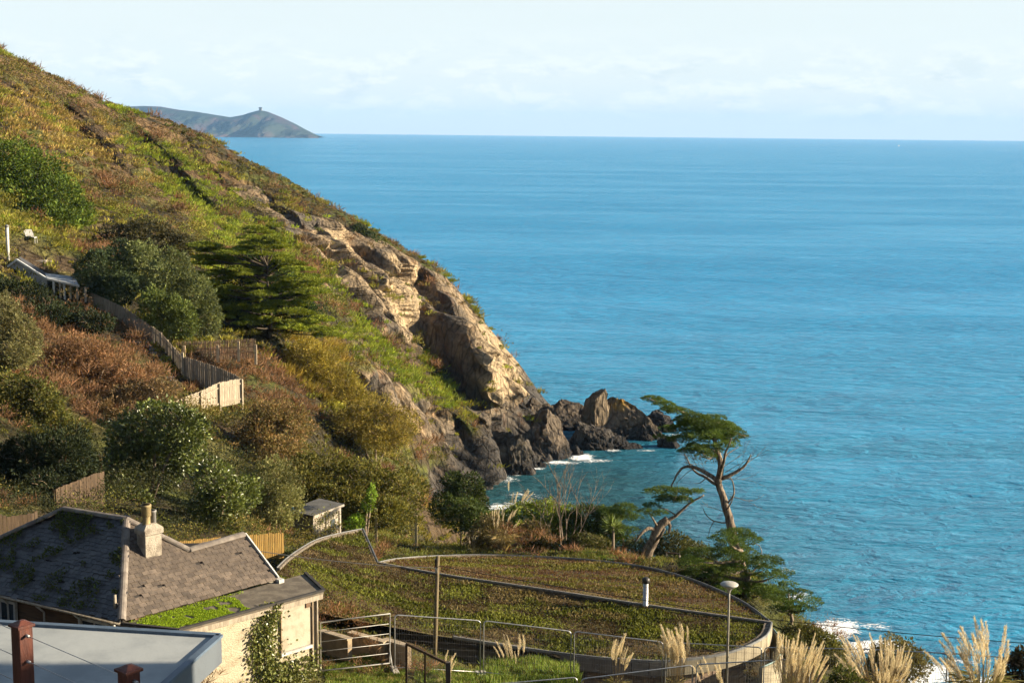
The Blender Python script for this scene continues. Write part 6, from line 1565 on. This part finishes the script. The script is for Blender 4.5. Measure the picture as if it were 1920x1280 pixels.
for u, v, w in ((1282, 1074, 1086), (1297, 1056, 1088), (1305, 1068, 1086)): MB().tube([P(u, v, 73.2), P(u, w, 73.2)], .03, 7).build('upright', M_OFFW, hr, True)
ts = thing('timber_screen', P(1262, 1070, 77), 'small open timber shelter at the end of the lawn', 'shelter')
for u in (1250, 1274): MB().tube([P(u, 1036, 77), P(u, 1070, 77)], .05, 6).build('post', M_OFFW, ts, True)
MB().bar(P(1248, 1036, 77), P(1277, 1038, 77), .08, .08).build('beam', M_TIMBER_B, ts)
# lawn and path in the garden
def patch(name, px_, D0, mat, lift=.06):
    return MB().poly([on_ground(P(u, v, D), lift) for u, v, D in px_], .2).build(name, mat, kind='structure')
patch('garden_path', [(1258, 1072, 75), (1300, 1074, 76), (1325, 1088, 72), (1290, 1090, 71)], 74, plain('path_gravel', (.40, .36, .26), None, .95, 6, .5))
lawn = [(1085, 1040, 80), (1120, 1028, 82.5), (1180, 1030, 82.5), (1205, 1052, 79), (1210, 1066, 74), (1150, 1058, 75), (1090, 1048, 77)]
patch('lawn', lawn, 78, plain('lawn_soil', (.05, .09, .015), None, .95, 3, .5))
def grass_patch(poly, n, cols, h, seed, name, wid=.035):
    """short blades over a patch given as (u,v,D) corners"""
    c = np.array([tuple(P(*q)) for q in poly]); tri_ = [(0, i, i + 1) for i in range(1, len(c) - 1)]
    ar_ = np.array([np.linalg.norm(np.cross(c[b] - c[a], c[d] - c[a])) for a, b, d in tri_]); pick = rng.choice(len(tri_), n, p=ar_ / ar_.sum()); T = np.array(tri_)[pick]
    a, b = rng.random((n, 1)), rng.random((n, 1)); sw = (a + b) > 1; a = np.where(sw, 1 - a, a); b = np.where(sw, 1 - b, b)
    p = c[T[:, 0]] + (c[T[:, 1]] - c[T[:, 0]]) * a + (c[T[:, 2]] - c[T[:, 0]]) * b
    p[:, 2] = np.maximum(gz(p[:, 0], p[:, 1]), p[:, 2] - .3) if name != 'lawn_grass' else gz(p[:, 0], p[:, 1]) + .04
    lump = np.clip(fbm(p * 1.2, 3, seed), -.3, 1); kk = fbm(p * .9 + 7, 3, seed + 3) > -.12 - .3 * rng.random(n); p, lump = p[kk], lump[kk]; n = len(p)
    LF().add(p, rdir(n) * .6 + np.array([0, 0, 1]), h * (1 + 1.3 * lump) * rng.uniform(.6, 1.3, n), wid, tones(n, cols) * (1 + .4 * lump[:, None])).build(name, leaf_soft, None, 'stuff')
grass_patch(lawn, 7000, PAL['lawn'], .12, 5, 'lawn_grass')
grass_patch([(880, 1262, 47), (905, 1235, 50), (1010, 1225, 52), (1080, 1238, 51), (1090, 1268, 46), (960, 1290, 43)], 14000, PAL['lawn'], .26, 6, 'bright_grass', .03)
grass_patch([(610, 1290, 42.5), (610, 1240, 46), (680, 1215, 48), (760, 1240, 47), (770, 1290, 42.5)], 9000, PAL['lawn'], .14, 7, 'bright_grass', .03)
grass_patch([(770, 1290, 42), (780, 1235, 47), (880, 1240, 49), (900, 1290, 43)], 8000, PAL['lawn'], .2, 8, 'bright_grass', .03)

# ---------------------------------------------------------------- sea rocks
def rock(label, u, v, D, rx, ry, h, seed, cuts=16, sharp=1.0, lichen=False, peak=0.0, lean=0.0, name='sea_rock', col=None, sub=5):
    """cleaved rock: a ball cut by planes, then broken finely; (u,v) is the middle of its waterline"""
    r = np.random.default_rng(seed); bm = bmesh.new(); bmesh.ops.create_icosphere(bm, subdivisions=sub, radius=1.0)
    X = np.array([tuple(q.co) for q in bm.verts])
    X[:, 2] = X[:, 2] * 1.25
    for k in range(cuts):
        n = r.normal(size=3); n[2] = abs(n[2]) * .8 - .1; n /= np.linalg.norm(n); d = r.uniform(.48, .82)
        ex = X @ n - d; X = X - np.where(ex > 0, ex, 0)[:, None] * n * .97
    c = P(u, v, D); S = np.array([rx, ry, h]) * 1.38; X[:, 2] = X[:, 2] * (1 + peak * np.exp(-((X[:, 0] + .1) / .4) ** 2))
    X[:, 0] += lean * X[:, 2]
    W = X * S + np.array([c.x, c.y, 0]); N_ = unit(X)
    v1_, e1__ = facets(W / np.array([1.6, 1.4, 1.0]), seed * 3); v2_, e2__ = facets(W / np.array([.6, .6, .4]), seed * 3 + 50)
    W = W + N_ * ((v1_ * .35 - .22 * np.exp(-e1__ * 8) + v2_ * .14) * min(1, h / 3) * sharp)[:, None]
    f = fbm(W * .5, 4, seed)[:, None]; zz = W[:, 2:3]
    base = np.array(col or (.10, .083, .066)); cc = base * (1 + .5 * f); cc = cc + (np.array([.03, .028, .027]) - cc) * sstep(2.6, .9, zz + 1.2 * f)
    if lichen: cc = cc + (np.array([.36, .21, .04]) - cc) * sstep(.82, 1.05, zz / h / (1 + peak) + .3 * f) * sstep(-.1, .4, N_[:, 0:1] + .3 * f + .2)
    t = thing(name, (c.x, c.y, 0), label, 'rock', 'rocks in the cove')
    bm.verts.ensure_lookup_table(); Fr = [tuple(q.index for q in fc.verts) for fc in bm.faces]; bm.free()
    npmesh('stone', W, Fr, M_GROUND, t, np.clip(cc, .01, .6), smooth=False); return t
rock('tall twin-pointed sea stack tipped with orange lichen', 1154, 826, 207.5, 6.6, 4.0, 5.0, 31, 16, 1.0, True, col=(.155, .122, .088))
rock('orange-tipped pinnacle rising from the big sea stack', 1113, 828, 206, 2.7, 2.2, 9.4, 4, 14, .8, True, col=(.165, .13, .09))
rock('dark jagged ridge rock joining the stack to the cliff', 1064, 830, 214, 5.8, 3.4, 3.6, 6, 18, 1.0)
rock('sloping shoulder rock at the seaward end of the stack', 1205, 826, 206, 3.0, 2.4, 2.4, 8, 16)
rock('broad brown buttress rock standing in the surf below the cliff', 1015, 868, 194, 4.8, 4.0, 6.2, 10, 20, 1.0, False, 0, 0, col=(.11, .088, .066))
rock('long low wet rock running out into the cove', 1120, 850, 199, 5.2, 2.0, 2.7, 12, 16, .9, col=(.07, .062, .055))
rock('low tail of wet rock at the end of the reef', 1178, 851, 199, 2.2, 1.0, .8, 14, 14, .7, col=(.06, .053, .05))
rock('dark rock awash behind the windswept crown', 1238, 812, 212, 2.6, 2.2, 3.2, 16, 16, .9, col=(.05, .046, .045))
rock('rounded dark rock alone in the cove', 1255, 845, 200, 1.4, 1.3, 1.9, 18, 14, .7, col=(.05, .047, .045))
rock('blocky rock stepping down from the cliff foot', 985, 885, 187, 2.4, 2.0, 2.6, 20, 16, col=(.10, .085, .07))
rock('steep dark rock wedge at the foot of the cliff', 950, 893, 184, 3.0, 2.6, 4.2, 22, 18, col=(.11, .095, .075))
rock('rock spur between the cliff and the jagged ridge', 1000, 800, 206, 4.6, 3.6, 6.6, 24, 20, col=(.115, .093, .07))
for k, (u, v, D_, s, lab) in enumerate(((1025, 874, 190, .7, 'small boulder in the foam beside the buttress rock'), (1045, 868, 192, .55, 'smallest boulder at the tip of the buttress rock'), (1010, 884, 187, .8, 'boulder in the surf below the blocky rock'), (1075, 862, 194, .9, 'wet boulder at the edge of the white surf'), (1090, 864, 194, .45, 'little dark boulder inside the white surf'))):
    rock(lab, u, v, D_, s, s, s, 40 + k, 12, .6, col=(.10, .085, .07), sub=3)

# ---------------------------------------------------------------- chapel on the far headland, boat
q = P(488.5, 207.5, 7990); chp = thing('chapel', q, 'tiny stone chapel on the summit of the far headland', 'chapel')
MB().box(q + Vector((0, 0, 4)), (8, 0, 0), (0, 6, 0), (0, 0, 8)).build('wall', M_STONE_W, chp); MB().add([q + Vector(a) for a in ((-9, -7, 12), (9, -7, 12), (9, 7, 12), (-9, 7, 12), (-9, 0, 18), (9, 0, 18))], [(0, 1, 5, 4), (2, 3, 4, 5), (1, 2, 5), (3, 0, 4)]).build('roof', M_SLATE, chp)
q = PZ(1685, 274.5, 0); bt = thing('boat', q, 'tiny white boat far out below the horizon', 'boat')
ROTB = Matrix.Rotation(math.radians(62), 3, 'Z')
MB().hexa([q + ROTB @ Vector(a) for a in ((-6, -2, -.5), (5, -2, -.5), (5, 2, -.5), (-6, 2, -.5))], [q + ROTB @ Vector(a) for a in ((-8, -2.6, 2.4), (8, -2.2, 3.2), (8, 2.2, 3.2), (-8, 2.6, 2.4))]).build('hull', M_WHITE, bt)
MB().hexa([q + ROTB @ Vector(a) for a in ((-5, -1.8, 2.4), (1, -1.8, 2.4), (1, 1.8, 2.4), (-5, 1.8, 2.4))], [q + ROTB @ Vector(a) for a in ((-4.5, -1.5, 5.5), (.3, -1.5, 5.5), (.3, 1.5, 5.5), (-4.5, 1.5, 5.5))]).build('cabin', M_WHITE, bt)
# ---------------------------------------------------------------- sea air
HAZE = 4.6e-5
g = NT('sea_air'); vol = g.n('ShaderNodeVolumePrincipled')
vol.inputs['Color'].default_value = (.30, .58, 1.0, 1); vol.inputs['Density'].default_value = HAZE; vol.inputs['Anisotropy'].default_value = 0.0
o = g.n('ShaderNodeOutputMaterial'); g.l(vol.outputs[0], o.inputs['Volume'])
hz_ = MB().aabb(-16400, -3400, -16, 16400, 16400, 260).build('haze', g.m, kind='stuff')
